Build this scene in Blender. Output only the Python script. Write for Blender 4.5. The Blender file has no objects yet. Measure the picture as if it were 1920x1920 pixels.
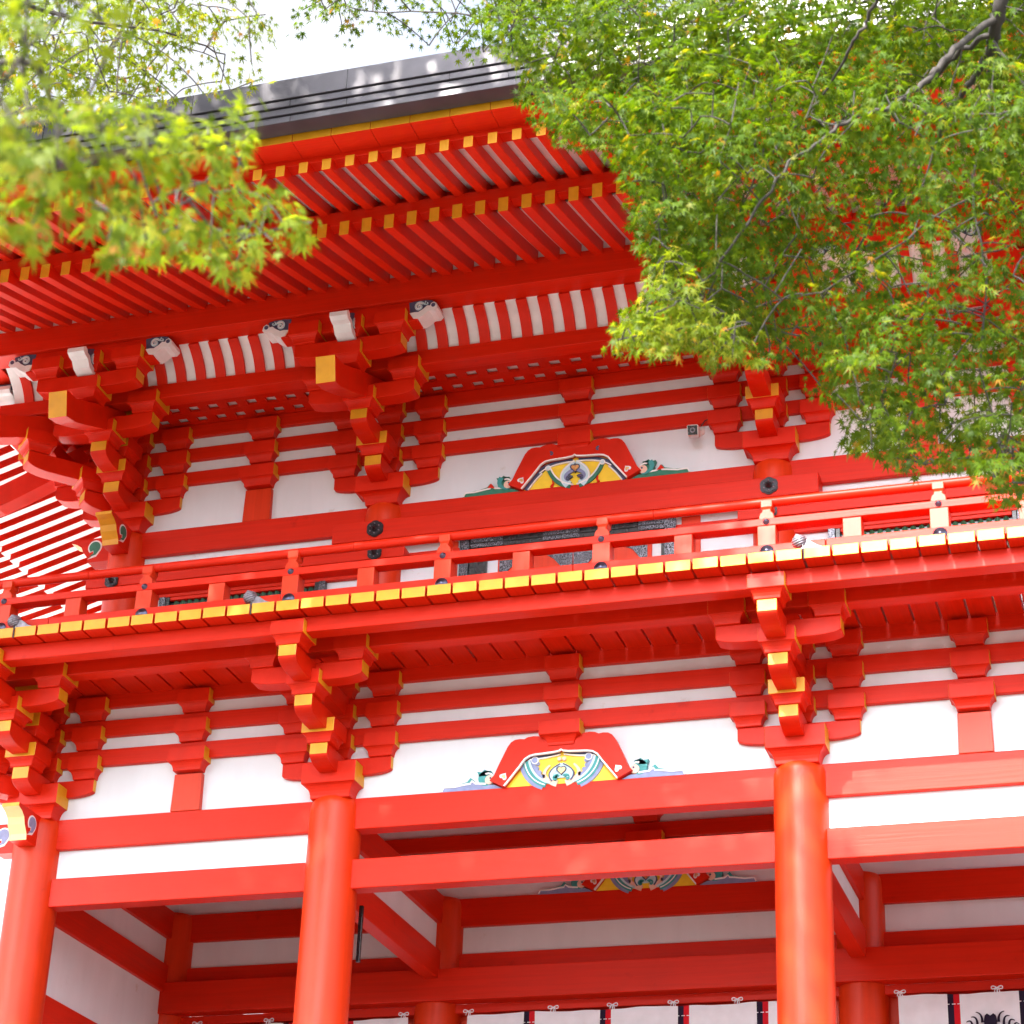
import bpy, math, random
import numpy as np
from mathutils import Vector, Matrix, Euler

random.seed(7); rng = np.random.default_rng(7)
S = bpy.context.scene
COL = S.collection
R = math.radians

# ------------------------------------------------------------------ camera, sky, sun, exposure
CAM = Vector((10.5524, -18.1120, 1.6))
RT = Vector((0.95449292, 0.29600949, 0.0363546))
UP = Vector((0.10425179, -0.44537768, 0.88925266))
FW = Vector((-0.27941875, 0.84499533, 0.45596936))
FPX = 4232.88                                   # focal length in pixels of a 1920 px wide frame
cd = bpy.data.cameras.new('camera'); cam = bpy.data.objects.new('camera', cd); COL.objects.link(cam)
cam.matrix_world = Matrix(((RT.x, UP.x, -FW.x, CAM.x), (RT.y, UP.y, -FW.y, CAM.y), (RT.z, UP.z, -FW.z, CAM.z), (0, 0, 0, 1)))
cd.sensor_fit = 'HORIZONTAL'; cd.sensor_width = 36.0; cd.lens = 36.0 * FPX / 1920
cd.clip_start = 0.1; cd.clip_end = 2000
cd.dof.use_dof = True; cd.dof.focus_distance = 20.5; cd.dof.aperture_fstop = 5.0
S.camera = cam

SUN_EL, SUN_AZ = R(41.5), R(12.0)               # azimuth: degrees left of the facade normal
w = bpy.data.worlds.new('World'); S.world = w; w.use_nodes = True
nt = w.node_tree; nt.nodes.clear()
sky = nt.nodes.new('ShaderNodeTexSky'); sky.sky_type = 'NISHITA'; sky.sun_disc = False
sky.sun_elevation = SUN_EL
sky.sun_rotation = R(180.0) + SUN_AZ
sky.air_density = 1.0; sky.dust_density = 6.0; sky.ozone_density = 1.0
bg = nt.nodes.new('ShaderNodeBackground'); bg.inputs[1].default_value = 0.15
wo = nt.nodes.new('ShaderNodeOutputWorld')
tcw = nt.nodes.new('ShaderNodeTexCoord'); cn = nt.nodes.new('ShaderNodeTexNoise'); cn.inputs['Scale'].default_value = 3.2; cn.inputs['Detail'].default_value = 7
crp = nt.nodes.new('ShaderNodeValToRGB'); crp.color_ramp.elements[0].position = 0.36; crp.color_ramp.elements[1].position = 0.56
crp.color_ramp.elements[0].color = (0.35, 0.35, 0.35, 1); crp.color_ramp.elements[1].color = (1, 1, 1, 1)
cmx = nt.nodes.new('ShaderNodeMix'); cmx.data_type = 'RGBA'; 
bw = nt.nodes.new('ShaderNodeRGBToBW'); cvm = nt.nodes.new('ShaderNodeVectorMath'); cvm.operation = 'MULTIPLY'; cvm.inputs[1].default_value = (1.16, 1.20, 1.32)
nt.links.new(sky.outputs[0], bw.inputs[0]); nt.links.new(bw.outputs[0], cvm.inputs[0]); nt.links.new(cvm.outputs[0], cmx.inputs[7])
nt.links.new(tcw.outputs['Generated'], cn.inputs['Vector']); nt.links.new(cn.outputs['Fac'], crp.inputs[0])
nt.links.new(crp.outputs[0], cmx.inputs[0]); nt.links.new(sky.outputs[0], cmx.inputs[6]); nt.links.new(cmx.outputs[2], bg.inputs[0]); nt.links.new(bg.outputs[0], wo.inputs[0])

SUNV = Vector((-math.sin(SUN_AZ) * math.cos(SUN_EL), -math.cos(SUN_AZ) * math.cos(SUN_EL), math.sin(SUN_EL)))
sd = bpy.data.lights.new('sun', 'SUN'); sd.energy = 2.6; sd.angle = R(0.5); sd.color = (1.0, 0.95, 0.86)
sun = bpy.data.objects.new('sun', sd); COL.objects.link(sun)
sun.rotation_euler = SUNV.to_track_quat('Z', 'Y').to_euler(); sun.location = (0, -20, 40)

S.view_settings.view_transform = 'Standard'; S.view_settings.look = 'None'
S.view_settings.exposure = 2.36; S.view_settings.gamma = 1.0
S.cycles.max_bounces = 10; S.cycles.diffuse_bounces = 6; S.cycles.glossy_bounces = 4
S.cycles.transparent_max_bounces = 8; S.cycles.use_denoising = True
S.cycles.sample_clamp_indirect = 8.0; S.cycles.caustics_reflective = False; S.cycles.caustics_refractive = False

# ------------------------------------------------------------------ materials
def mat(name, col, rough=0.5, metal=0.0, spec=0.5, grain=None, var=0.12, bump=0.0, vscale=1.5, trans=None, coat=0.0, wear=None):
    m = bpy.data.materials.new(name); m.use_nodes = True
    t = m.node_tree; b = t.nodes['Principled BSDF']
    b.inputs['Base Color'].default_value = (*col, 1); b.inputs['Roughness'].default_value = rough
    b.inputs['Metallic'].default_value = metal; b.inputs['Specular IOR Level'].default_value = spec
    b.inputs['Coat Weight'].default_value = coat; b.inputs['Coat Roughness'].default_value = 0.15
    if var or bump:
        tc = t.nodes.new('ShaderNodeTexCoord')
        n1 = t.nodes.new('ShaderNodeTexNoise'); n1.inputs['Scale'].default_value = vscale; n1.inputs['Detail'].default_value = 6
        t.links.new(tc.outputs['Object'], n1.inputs['Vector'])
        src = n1.outputs['Fac']
        if grain:
            mp = t.nodes.new('ShaderNodeMapping'); mp.inputs['Scale'].default_value = grain
            n2 = t.nodes.new('ShaderNodeTexNoise'); n2.inputs['Scale'].default_value = 1.0; n2.inputs['Detail'].default_value = 5
            n2.inputs['Distortion'].default_value = 0.6
            t.links.new(tc.outputs['Object'], mp.inputs[0]); t.links.new(mp.outputs[0], n2.inputs['Vector'])
            mx = t.nodes.new('ShaderNodeMath'); mx.operation = 'MULTIPLY_ADD'; mx.inputs[1].default_value = 0.55
            md = t.nodes.new('ShaderNodeMath'); md.operation = 'MULTIPLY'; md.inputs[1].default_value = 0.45
            t.links.new(n1.outputs['Fac'], md.inputs[0]); t.links.new(n2.outputs['Fac'], mx.inputs[0]); t.links.new(md.outputs[0], mx.inputs[2])
            src = mx.outputs[0]; gsrc = n2.outputs['Fac']
        else:
            gsrc = n1.outputs['Fac']
        if var:
            rp = t.nodes.new('ShaderNodeValToRGB')
            rp.color_ramp.elements[0].position = 0.3; rp.color_ramp.elements[1].position = 0.7
            lo = [c * (1 - var) for c in col]; hi = [min(1, c * (1 + var) + var * 0.012) for c in col]
            rp.color_ramp.elements[0].color = (*lo, 1); rp.color_ramp.elements[1].color = (*hi, 1)
            t.links.new(src, rp.inputs[0]); t.links.new(rp.outputs[0], b.inputs['Base Color'])
            rr = t.nodes.new('ShaderNodeMapRange'); rr.inputs[3].default_value = rough * 0.85; rr.inputs[4].default_value = min(1, rough * 1.2)
            t.links.new(src, rr.inputs[0]); t.links.new(rr.outputs[0], b.inputs['Roughness'])
        if wear:                                        # sparse scuffs, stains and knots with edges of their own
            n3 = t.nodes.new('ShaderNodeTexNoise'); n3.inputs['Scale'].default_value = 3.5; n3.inputs['Detail'].default_value = 9; n3.inputs['Roughness'].default_value = 0.72
            t.links.new(tc.outputs['Object'], n3.inputs['Vector'])
            r3 = t.nodes.new('ShaderNodeValToRGB'); r3.color_ramp.elements[0].position = 0.62; r3.color_ramp.elements[1].position = 0.74
            r3.color_ramp.elements[0].color = (1, 1, 1, 1); r3.color_ramp.elements[1].color = (*wear, 1)
            m3 = t.nodes.new('ShaderNodeVectorMath'); m3.operation = 'MULTIPLY'
            t.links.new(n3.outputs['Fac'], r3.inputs[0]); t.links.new(rp.outputs[0], m3.inputs[0]); t.links.new(r3.outputs[0], m3.inputs[1])
            t.links.new(m3.outputs[0], b.inputs['Base Color'])
        if bump:
            bp = t.nodes.new('ShaderNodeBump'); bp.inputs['Strength'].default_value = bump; bp.inputs['Distance'].default_value = 0.01
            t.links.new(gsrc, bp.inputs['Height']); t.links.new(bp.outputs[0], b.inputs['Normal'])
    return m

RED = (0.60, 0.0155, 0.0012)
M = {}
M['red_x'] = mat('vermilion_paint_along_x', RED, 0.42, spec=0.20, grain=(1.2, 38, 38), var=0.12, bump=0.12, wear=(0.78, 0.6, 0.6))
M['red_y'] = mat('vermilion_paint_along_y', RED, 0.42, spec=0.20, grain=(38, 1.2, 38), var=0.12, bump=0.12, wear=(0.78, 0.6, 0.6))
M['red_z'] = mat('vermilion_paint_along_z', (0.62, 0.034, 0.003), 0.38, spec=0.30, grain=(26, 26, 0.9), var=0.12, bump=0.10, wear=(0.80, 0.65, 0.6))
M['red'] = mat('vermilion_paint', RED, 0.42, spec=0.20, var=0.08, vscale=6, bump=0.05)
M['yellow'] = mat('ochre_yellow_paint', (0.66, 0.30, 0.006), 0.45, var=0.16, vscale=4, bump=0.06, wear=(0.85, 0.72, 0.6))
M['pale'] = mat('pale_ochre_paint', (0.82, 0.62, 0.28), 0.5, var=0.06)
M['white'] = mat('white_plaster', (0.695, 0.725, 0.755), 0.8, grain=(5, 5, 0.9), var=0.06, vscale=1.6, bump=0.08, spec=0.2, wear=(0.80, 0.74, 0.66))
M['white_paint'] = mat('white_paint_on_wood', (0.74, 0.745, 0.75), 0.6, var=0.07, vscale=7)
M['brown'] = mat('brown_eave_lining', (0.17, 0.065, 0.04), 0.6, grain=(2, 30, 30), var=0.2, bump=0.1)
M['copper'] = mat('dark_bronze_roof_sheet', (0.060, 0.055, 0.066), 0.30, metal=0.3, var=0.25, vscale=3.0, bump=0.03)
M['black'] = mat('black_lacquer', (0.012, 0.012, 0.014), 0.22, var=0.2, vscale=20, bump=0.1)
M['iron'] = mat('black_iron_fitting', (0.03, 0.03, 0.035), 0.32, metal=0.6, var=0.25, vscale=30, bump=0.15)
M['gun'] = mat('blued_steel_boss', (0.10, 0.10, 0.15), 0.28, metal=0.9, var=0.2, vscale=20)
M['green'] = mat('green_lattice_paint', (0.03, 0.12, 0.06), 0.5, var=0.15, vscale=9)
M['teal'] = mat('teal_pigment', (0.035, 0.28, 0.27), 0.55, var=0.12, vscale=20)
M['jade'] = mat('green_pigment', (0.02, 0.17, 0.10), 0.5, var=0.12, vscale=20)
M['indigo'] = mat('indigo_pigment', (0.055, 0.065, 0.13), 0.55, var=0.15, vscale=20)
M['lilac'] = mat('blue_grey_pigment', (0.22, 0.25, 0.42), 0.55, var=0.12, vscale=20)
M['sky'] = mat('light_blue_pigment', (0.50, 0.66, 0.72), 0.55, var=0.08, vscale=20)
M['peach'] = mat('peach_pigment', (0.80, 0.52, 0.40), 0.55, var=0.08, vscale=20)
M['lemon'] = mat('bright_yellow_pigment', (0.85, 0.58, 0.02), 0.5, var=0.06, vscale=12)
M['gold'] = mat('gilt_fitting', (0.72, 0.50, 0.18), 0.3, metal=0.9, var=0.15, vscale=20)
M['rim'] = mat('white_line_paint', (0.80, 0.78, 0.76), 0.55, var=0.05, vscale=12)
M['cloth'] = mat('white_cotton_cloth', (0.76, 0.75, 0.80), 0.9, var=0.05, vscale=8, spec=0.1)
M['cloth_black'] = mat('dark_purple_cloth', (0.020, 0.013, 0.03), 0.85, var=0.1, spec=0.1)
M['cloth_red'] = mat('red_cloth', (0.55, 0.012, 0.02), 0.85, var=0.1, spec=0.1)
M['plastic'] = mat('white_plastic', (0.75, 0.74, 0.72), 0.4, var=0.03)
M['grey'] = mat('weathered_grey_metal', (0.24, 0.22, 0.25), 0.4, metal=0.5, var=0.3, vscale=25, bump=0.1)
M['bark'] = mat('maple_bark', (0.032, 0.026, 0.022), 0.85, grain=(30, 30, 4), var=0.3, bump=0.5)
M['stone'] = mat('granite', (0.20, 0.19, 0.18), 0.8, var=0.15, vscale=6, bump=0.1)
M['gravel'] = mat('pale_gravel', (0.13, 0.12, 0.105), 0.9, var=0.2, vscale=60, bump=0.4)
M['bounce_sand'] = mat('white_bounce_sand', (0.80, 0.78, 0.74), 0.9, var=0.1, vscale=20, bump=0.2)
M['tile'] = mat('grey_roof_tile', (0.10, 0.10, 0.11), 0.45, var=0.2, vscale=5)

def ornate(name):
    """black metal plates chased with fine silvery scrolls"""
    m = bpy.data.materials.new(name); m.use_nodes = True; t = m.node_tree; b = t.nodes['Principled BSDF']
    tc = t.nodes.new('ShaderNodeTexCoord'); v = t.nodes.new('ShaderNodeTexVoronoi'); v.feature = 'DISTANCE_TO_EDGE'
    v.inputs['Scale'].default_value = 55
    n = t.nodes.new('ShaderNodeTexNoise'); n.inputs['Scale'].default_value = 14
    ad = t.nodes.new('ShaderNodeVectorMath'); ad.operation = 'MULTIPLY_ADD'; ad.inputs[1].default_value = (0.06, 0.06, 0.06)
    t.links.new(tc.outputs['Object'], n.inputs['Vector']); t.links.new(n.outputs['Color'], ad.inputs[0]); t.links.new(tc.outputs['Object'], ad.inputs[2])
    t.links.new(ad.outputs[0], v.inputs['Vector'])
    rp = t.nodes.new('ShaderNodeValToRGB'); rp.color_ramp.elements[0].position = 0.02; rp.color_ramp.elements[1].position = 0.10
    rp.color_ramp.elements[0].color = (0.26, 0.26, 0.30, 1); rp.color_ramp.elements[1].color = (0.02, 0.02, 0.025, 1)
    t.links.new(v.outputs['Distance'], rp.inputs[0]); t.links.new(rp.outputs[0], b.inputs['Base Color'])
    b.inputs['Metallic'].default_value = 0.7; b.inputs['Roughness'].default_value = 0.3
    bp = t.nodes.new('ShaderNodeBump'); bp.inputs['Strength'].default_value = 0.5; bp.invert = True
    t.links.new(v.outputs['Distance'], bp.inputs['Height']); t.links.new(bp.outputs[0], b.inputs['Normal'])
    return m
M['ornate'] = ornate('chased_black_metal')

def leafmat(name, ramp, tr_gain=1.5, tmix=0.5):
    m = bpy.data.materials.new(name); m.use_nodes = True; t = m.node_tree; t.nodes.clear()
    out = t.nodes.new('ShaderNodeOutputMaterial'); g = t.nodes.new('ShaderNodeNewGeometry')
    rp = t.nodes.new('ShaderNodeValToRGB'); rp.color_ramp.elements[0].position = ramp[0][0]; rp.color_ramp.elements[0].color = (*ramp[0][1], 1)
    rp.color_ramp.elements[1].position = ramp[-1][0]; rp.color_ramp.elements[1].color = (*ramp[-1][1], 1)
    for p, c in ramp[1:-1]:
        e = rp.color_ramp.elements.new(p); e.color = (*c, 1)
    t.links.new(g.outputs['Random Per Island'], rp.inputs[0])
    d = t.nodes.new('ShaderNodeBsdfPrincipled'); d.inputs['Roughness'].default_value = 0.5; d.inputs['Specular IOR Level'].default_value = 0.18
    t.links.new(rp.outputs[0], d.inputs['Base Color'])
    tl = t.nodes.new('ShaderNodeBsdfTranslucent'); gm = t.nodes.new('ShaderNodeVectorMath'); gm.operation = 'MULTIPLY'
    gm.inputs[1].default_value = (tr_gain * 1.15, tr_gain, tr_gain * 0.45)
    t.links.new(rp.outputs[0], gm.inputs[0]); t.links.new(gm.outputs[0], tl.inputs['Color'])
    mx = t.nodes.new('ShaderNodeMixShader'); mx.inputs[0].default_value = tmix
    t.links.new(d.outputs[0], mx.inputs[1]); t.links.new(tl.outputs[0], mx.inputs[2]); t.links.new(mx.outputs[0], out.inputs['Surface'])
    return m
G1, G2, G3 = (0.030, 0.066, 0.002), (0.050, 0.098, 0.002), (0.080, 0.125, 0.003)
M['maple'] = leafmat('maple_leaves', [(0.0, G1), (0.45, G2), (0.90, G3), (0.985, (0.14, 0.15, 0.005)), (1.0, (0.22, 0.09, 0.01))], 1.8, 0.5)
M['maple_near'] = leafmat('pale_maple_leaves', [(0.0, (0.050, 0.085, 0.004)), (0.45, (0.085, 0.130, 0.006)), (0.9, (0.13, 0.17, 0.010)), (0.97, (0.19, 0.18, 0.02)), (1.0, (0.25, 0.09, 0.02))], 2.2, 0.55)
M['maple_tip'] = leafmat('turning_maple_leaves', [(0.0, G1), (0.3, G3), (0.6, (0.30, 0.13, 0.02)), (1.0, (0.32, 0.05, 0.02))], 1.6, 0.5)
M['camphor'] = leafmat('camphor_leaves', [(0.0, (0.03, 0.07, 0.012)), (1.0, (0.07, 0.13, 0.02))], 1.0, 0.3)

# ------------------------------------------------------------------ mesh helpers
class MB:
    def __init__(s): s.v = []; s.f = []; s.m = []; s.sm = []
    def add(s, verts, faces, mi=0, smooth=False, T=None):
        o = len(s.v)
        if T is not None: verts = [tuple(T @ Vector(p)) for p in verts]
        flip = T is not None and T.to_3x3().determinant() < 0
        s.v += [tuple(p) for p in verts]
        for k, f in enumerate(faces):
            f = [i + o for i in f]
            s.f.append(f[::-1] if flip else f)
            s.m.append(mi[k] if isinstance(mi, (list, tuple)) else mi); s.sm.append(smooth)
        return s
    def box(s, x0, x1, y0, y1, z0, z1, mi=0, T=None, **k):
        v = [(x0, y0, z0), (x1, y0, z0), (x1, y1, z0), (x0, y1, z0), (x0, y0, z1), (x1, y0, z1), (x1, y1, z1), (x0, y1, z1)]
        f = [(0, 3, 2, 1), (4, 5, 6, 7), (0, 1, 5, 4), (2, 3, 7, 6), (1, 2, 6, 5), (3, 0, 4, 7)]
        return s.add(v, f, [k.get(n, mi) for n in ('zn', 'zp', 'yn', 'yp', 'xp', 'xn')], T=T)
    def prism(s, poly, a, b, plane='xz', mi=0, emats=None, cap=None, T=None, smooth=False):
        """poly extruded from a to b along the axis that is missing from plane"""
        def P(p, d):
            return {'xz': (p[0], d, p[1]), 'yz': (d, p[0], p[1]), 'xy': (p[0], p[1], d)}[plane]
        area = sum(poly[i][0] * poly[(i + 1) % len(poly)][1] - poly[(i + 1) % len(poly)][0] * poly[i][1] for i in range(len(poly)))
        em = list(emats) if emats else [mi] * len(poly)
        if area < 0:
            poly = poly[::-1]; em = em[::-1]; em = em[1:] + em[:1]
        n = len(poly); v = [P(p, a) for p in poly] + [P(p, b) for p in poly]
        pos = {'xz': True, 'yz': False, 'xy': False}[plane]      # xz: cap at a faces -y for a CCW outline
        f = []; ms = []
        for i in range(n):
            j = (i + 1) % n
            q = (i, j, n + j, n + i)
            f.append(q if not pos else q[::-1]); ms.append(em[i])
        c = mi if cap is None else cap
        A, B = tuple(range(n)), tuple(range(n, 2 * n))
        f += [A if pos else A[::-1], B[::-1] if pos else B]; ms += [c, c]
        if pos:
            f = [q[::-1] if k < n and False else q for k, q in enumerate(f)]
        return s.add(v, f, ms, smooth, T)
    def tube(s, pts, rad, n=10, mi=0, caps=True, T=None, capmi=None):
        pts = [Vector(p) for p in pts]; rs = rad if isinstance(rad, (list, tuple)) else [rad] * len(pts)
        v = []; f = []; last = None
        for i, p in enumerate(pts):
            d = (pts[min(i + 1, len(pts) - 1)] - pts[max(i - 1, 0)]).normalized()
            a = d.orthogonal().normalized() if last is None else (last - d * last.dot(d)).normalized()
            last = a; b = d.cross(a)
            for k in range(n):
                t = 2 * math.pi * k / n
                v.append(p + (a * math.cos(t) + b * math.sin(t)) * rs[i])
        for i in range(len(pts) - 1):
            for k in range(n):
                k2 = (k + 1) % n
                f.append((i * n + k, i * n + k2, (i + 1) * n + k2, (i + 1) * n + k))
        s.add(v, f, mi, True, T)
        if caps:
            o = (len(pts) - 1) * n; cm = mi if capmi is None else capmi
            s.add(v[:n], [tuple(range(n))[::-1]], cm, False, T); s.add(v[o:o + n], [tuple(range(n))], cm, False, T)
        return s
    def lathe(s, prof, n=24, mi=0, T=None):
        """prof: (r, z) pairs, turned about z"""
        v = []; f = []
        for r, z in prof:
            for k in range(n):
                t = 2 * math.pi * k / n; v.append((r * math.cos(t), r * math.sin(t), z))
        for i in range(len(prof) - 1):
            for k in range(n):
                k2 = (k + 1) % n; f.append((i * n + k, i * n + k2, (i + 1) * n + k2, (i + 1) * n + k))
        return s.add(v, f, mi, True, T)
    def loft(s, secs, mi=0, side=None, T=None, smooth=False):
        """secs: list of (hx, hy, z) square sections; side(k, i) -> material of face k of step i"""
        v = []; f = []; ms = []
        for hx, hy, z in secs: v += [(-hx, -hy, z), (hx, -hy, z), (hx, hy, z), (-hx, hy, z)]
        for i in range(len(secs) - 1):
            for k in range(4):
                k2 = (k + 1) % 4; f.append((i * 4 + k, i * 4 + k2, i * 4 + 4 + k2, i * 4 + 4 + k)); ms.append(side(k, i) if side else mi)
        o = (len(secs) - 1) * 4
        f += [(3, 2, 1, 0), (o, o + 1, o + 2, o + 3)]; ms += [mi, mi]
        return s.add(v, f, ms, smooth, T)

WL = {}                                            # world location of every parent
def wl(o): return WL.get(o.name, Vector((0, 0, 0))) if o else Vector((0, 0, 0))
def link(o, parent, loc=(0, 0, 0), local=False):
    COL.objects.link(o)
    if parent: o.parent = parent
    o.location = Vector(loc) if local else Vector(loc) - wl(parent)
    WL[o.name] = Vector(loc) if not local else wl(parent) + Vector(loc)
    return o
def build(name, mb, mats, parent=None, loc=(0, 0, 0), bevel=0.0, local=False):
    me = bpy.data.meshes.new(name); me.from_pydata(mb.v, [], mb.f)
    for m_ in mats: me.materials.append(M[m_])
    me.polygons.foreach_set('material_index', mb.m); me.polygons.foreach_set('use_smooth', mb.sm); me.update()
    o = bpy.data.objects.new(name, me); link(o, parent, loc, local)
    if bevel:
        bv = o.modifiers.new('edge', 'BEVEL'); bv.width = bevel; bv.segments = 2; bv.limit_method = 'ANGLE'; bv.angle_limit = R(40)
    return o
def empty(name, loc, label, cat, group=None):
    o = bpy.data.objects.new(name, None); link(o, None, loc); o.empty_display_size = 0.3
    return tag(o, label, cat, group)
def tag(o, label, cat, group=None):
    o['label'] = label; o['category'] = cat
    if group: o['group'] = group
    return o
def dup(o, parent, loc, rot=0.0, scale=None, local=False):
    c = o.copy(); COL.objects.link(c); c.parent = parent
    c.location = Vector(loc) if local else Vector(loc) - wl(parent); c.rotation_euler = (0, 0, rot)
    if scale: c.scale = scale
    return c
def dup_tree(o, parent, loc, rot=0.0, scale=None, core=True):
    c = dup(o, parent, loc, rot, scale)
    for ch in list(o.children):
        if not core and abs(ch.location.x) < 0.01 and abs(ch.location.y) < 0.01 and ch.name.startswith('bearing'): continue
        k = ch.copy(); COL.objects.link(k); k.parent = c
        if k.name.startswith('bearing'): k.rotation_euler.z += random.gauss(0, 0.006); k.location.x += random.gauss(0, 0.0015); k.scale = [1 + random.gauss(0, 0.006)] * 3
    return c
def structure(name, mb, mats): o = build(name, mb, mats); o['kind'] = 'structure'; return o

# ------------------------------------------------------------------ ground
structure('ground', MB().box(-400, 400, -400, 400, -0.5, 0), ['gravel'])
st = MB()
for k in range(18): st.box(-6, 16, -9.6 + k * 0.33, -3.6, k * 0.1667, (k + 1) * 0.1667 - 0.0005 * (k == 17))
structure('stone_steps', st, ['stone'])
structure('terrace', MB().box(-30, 40, -3.6, 40, 0, 2.996), ['gravel'])

structure('bounce_ground', MB().box(-60, -4.2, -3.6, 45, 2.9, 3.004), ['bounce_sand'])  # unseen pale ground, added to bounce sunlight up under the left side eave

# ------------------------------------------------------------------ measures of the gate
A, B = 2.9984, 4.2736
X0, X1, X2, X3 = 0.0, A, A + B, 2 * A + B
MID = A + B / 2
D = 3.03                                           # depth of a bay; the gate is two bays deep
U0, U1, U2, U3 = 0.456, 3.2126, 7.0532, 9.8098
YU = 0.183
RC = 0.24
Z_B1T, Z_B1B, Z_NT, Z_NB = 8.572, 8.277, 7.996, 7.724
Z_UT, Z_UB = 11.645, 11.373
XR = 11.6
gate = empty('shrine_gate', (MID, D, 2.996), 'two-storey vermilion shrine gate with white plaster, yellow beam ends and dark roof edge', 'gate')

# columns
def column(x, y, z0, z1, r, parent):
    n = 40
    prof = [(r, 0), (r, z1 - z0 - 0.14), (r * 0.985, z1 - z0 - 0.07), (r * 0.93, z1 - z0 - 0.025), (r * 0.84, z1 - z0)]
    mb = MB().lathe(prof, n); mb.add([(r * 0.84 * math.cos(2 * math.pi * k / n), r * 0.84 * math.sin(2 * math.pi * k / n), z1 - z0) for k in range(n)], [tuple(range(n))])
    return build('column', mb, ['red_z'], parent, (x, y, z0))
c0 = column(X0, 0, 2.996, 8.575, RC, gate)
for x, y in [(X1, 0), (X2, 0), (X3, 0), (X0, D), (X1, D), (X2, D), (X3, D), (X0, 2 * D), (X1, 2 * D), (X2, 2 * D), (X3, 2 * D)]:
    dup(c0, gate, (x, y, 2.996))
u0 = column(U0, YU, 9.85, 11.645, 0.2045, gate)
for x in (U1, U2, U3): dup(u0, gate, (x, YU, 9.85))
YUB = 2 * D - YU
for x in (U0, U1, U2, U3): dup(u0, gate, (x, YUB, 9.85))

# tie beams
def beam(name, x0, x1, y0, y1, z0, z1, m='red_x', parent=gate, bevel=0.008, **k):
    return build(name, MB().box(x0, x1, y0, y1, z0, z1, **k), [m, 'yellow'], parent, bevel=bevel)
tb = 0.082
for y in (0, D, 2 * D):
    for x0, x1 in ((X0, X1), (X1, X2), (X2, X3)):
        beam('tie_beam', x0, x1, y - tb, y + tb, Z_B1B, Z_B1T)
        beam('tie_beam', x0, x1, y - tb, y + tb, Z_NB, Z_NT)
for x in (X0, X1, X2, X3):
    for y0, y1 in ((0, D), (D, 2 * D)):
        beam('tie_beam', x - 0.075, x + 0.075, y0 + 0.1, y1 - 0.1, Z_B1B, Z_B1T - 0.004, 'red_y')
        beam('tie_beam', x - 0.075, x + 0.075, y0 + 0.1, y1 - 0.1, Z_NB - 0.02, Z_NT - 0.004, 'red_y')
for x0, x1 in ((U0, U1), (U1, U2), (U2, U3)):
    beam('tie_beam', x0, x1, YU - 0.0895, YU + 0.0895, Z_UB, Z_UT)
    beam('tie_beam', x0, x1, YUB - 0.0895, YUB + 0.0895, Z_UB, Z_UT)
for x in (U0, U3): beam('tie_beam', x - 0.085, x + 0.085, YU + 0.05, YUB - 0.05, Z_UB, Z_UT - 0.003, 'red_y')

# plaster walls
def panel(x0, x1, y0, y1, z0, z1, m='white'):
    return build('plaster_panel', MB().box(x0, x1, y0, y1, z0, z1), [m], gate)
for x0, x1 in ((X0, X1), (X2, X3)): panel(x0, x1, -0.028, 0.028, Z_NT - 0.02, Z_B1B + 0.02)
panel(X0, X3, -0.030, 0.030, Z_B1T - 0.03, 9.80)
for x0, x1 in ((X0, X1), (X1, X2), (X2, X3)):
    panel(x0, x1, D - 0.03, D + 0.03, Z_NT - 0.02, Z_B1B + 0.02)
panel(X0, X3, D - 0.032, D + 0.032, Z_B1T - 0.03, 9.78)
for x in (X0, X1, X2, X3):
    panel(x - 0.022, x + 0.022, 0.1, D - 0.1, Z_NT - 0.03, Z_B1B + 0.02)
panel(-0.03, 0.03, 0.1, D - 0.1, 3.0, Z_NB)
panel(X0 - 0.03, X0 + 0.03, 0.033, 2 * D, Z_B1T - 0.03, 9.78)
beam('side_rail', -0.075, 0.075, 0.1, D - 0.1, 6.72, 7.03, 'red_y')
panel(U0, U3, YU - 0.035, YU + 0.035, Z_UT - 0.03, 12.87)
panel(U0 - 0.035, U0 + 0.035, YU, YUB, Z_UT - 0.03, 12.87)
panel(U3 - 0.035, U3 + 0.035, YU, YUB, Z_UT - 0.03, 12.87)
panel(U0, U3, YU - 0.03, YU + 0.05, 9.86, Z_UB + 0.02)
panel(U0 - 0.03, U0 + 0.05, YU, YUB, 9.86, Z_UB + 0.02)
build('ceiling', MB().box(X0, X3, 0.1, 2 * D, 9.72, 9.76), ['red_y'], gate)
build('upper_floor', MB().box(X0 + 0.1, X3, 0.12, 2 * D, 9.80, 9.90), ['red_y'], gate)

# inside the lower bay: lintels of the inner wall
for x0, x1 in ((X0, X1), (X1, X2), (X2, X3)):
    beam('inner_lintel', x0 + 0.12, x1 - 0.12, D - 0.10, D + 0.10, 7.385, 7.476)
build('inner_door', MB().box(X0, X3, D + 0.03, D + 0.08, 3.0, 7.39), ['red_z'], gate)
beam('long_lintel', X0 - 0.30, X3 + 0.3, D - 0.275, D - 0.09, 7.476, 7.800)
for x in (X0, X1, X2, X3): beam('nosing_rail', x - 0.11, x + 0.11, 0.16, D - 0.28, 7.60, 7.703, 'red_y') if False else None

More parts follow.
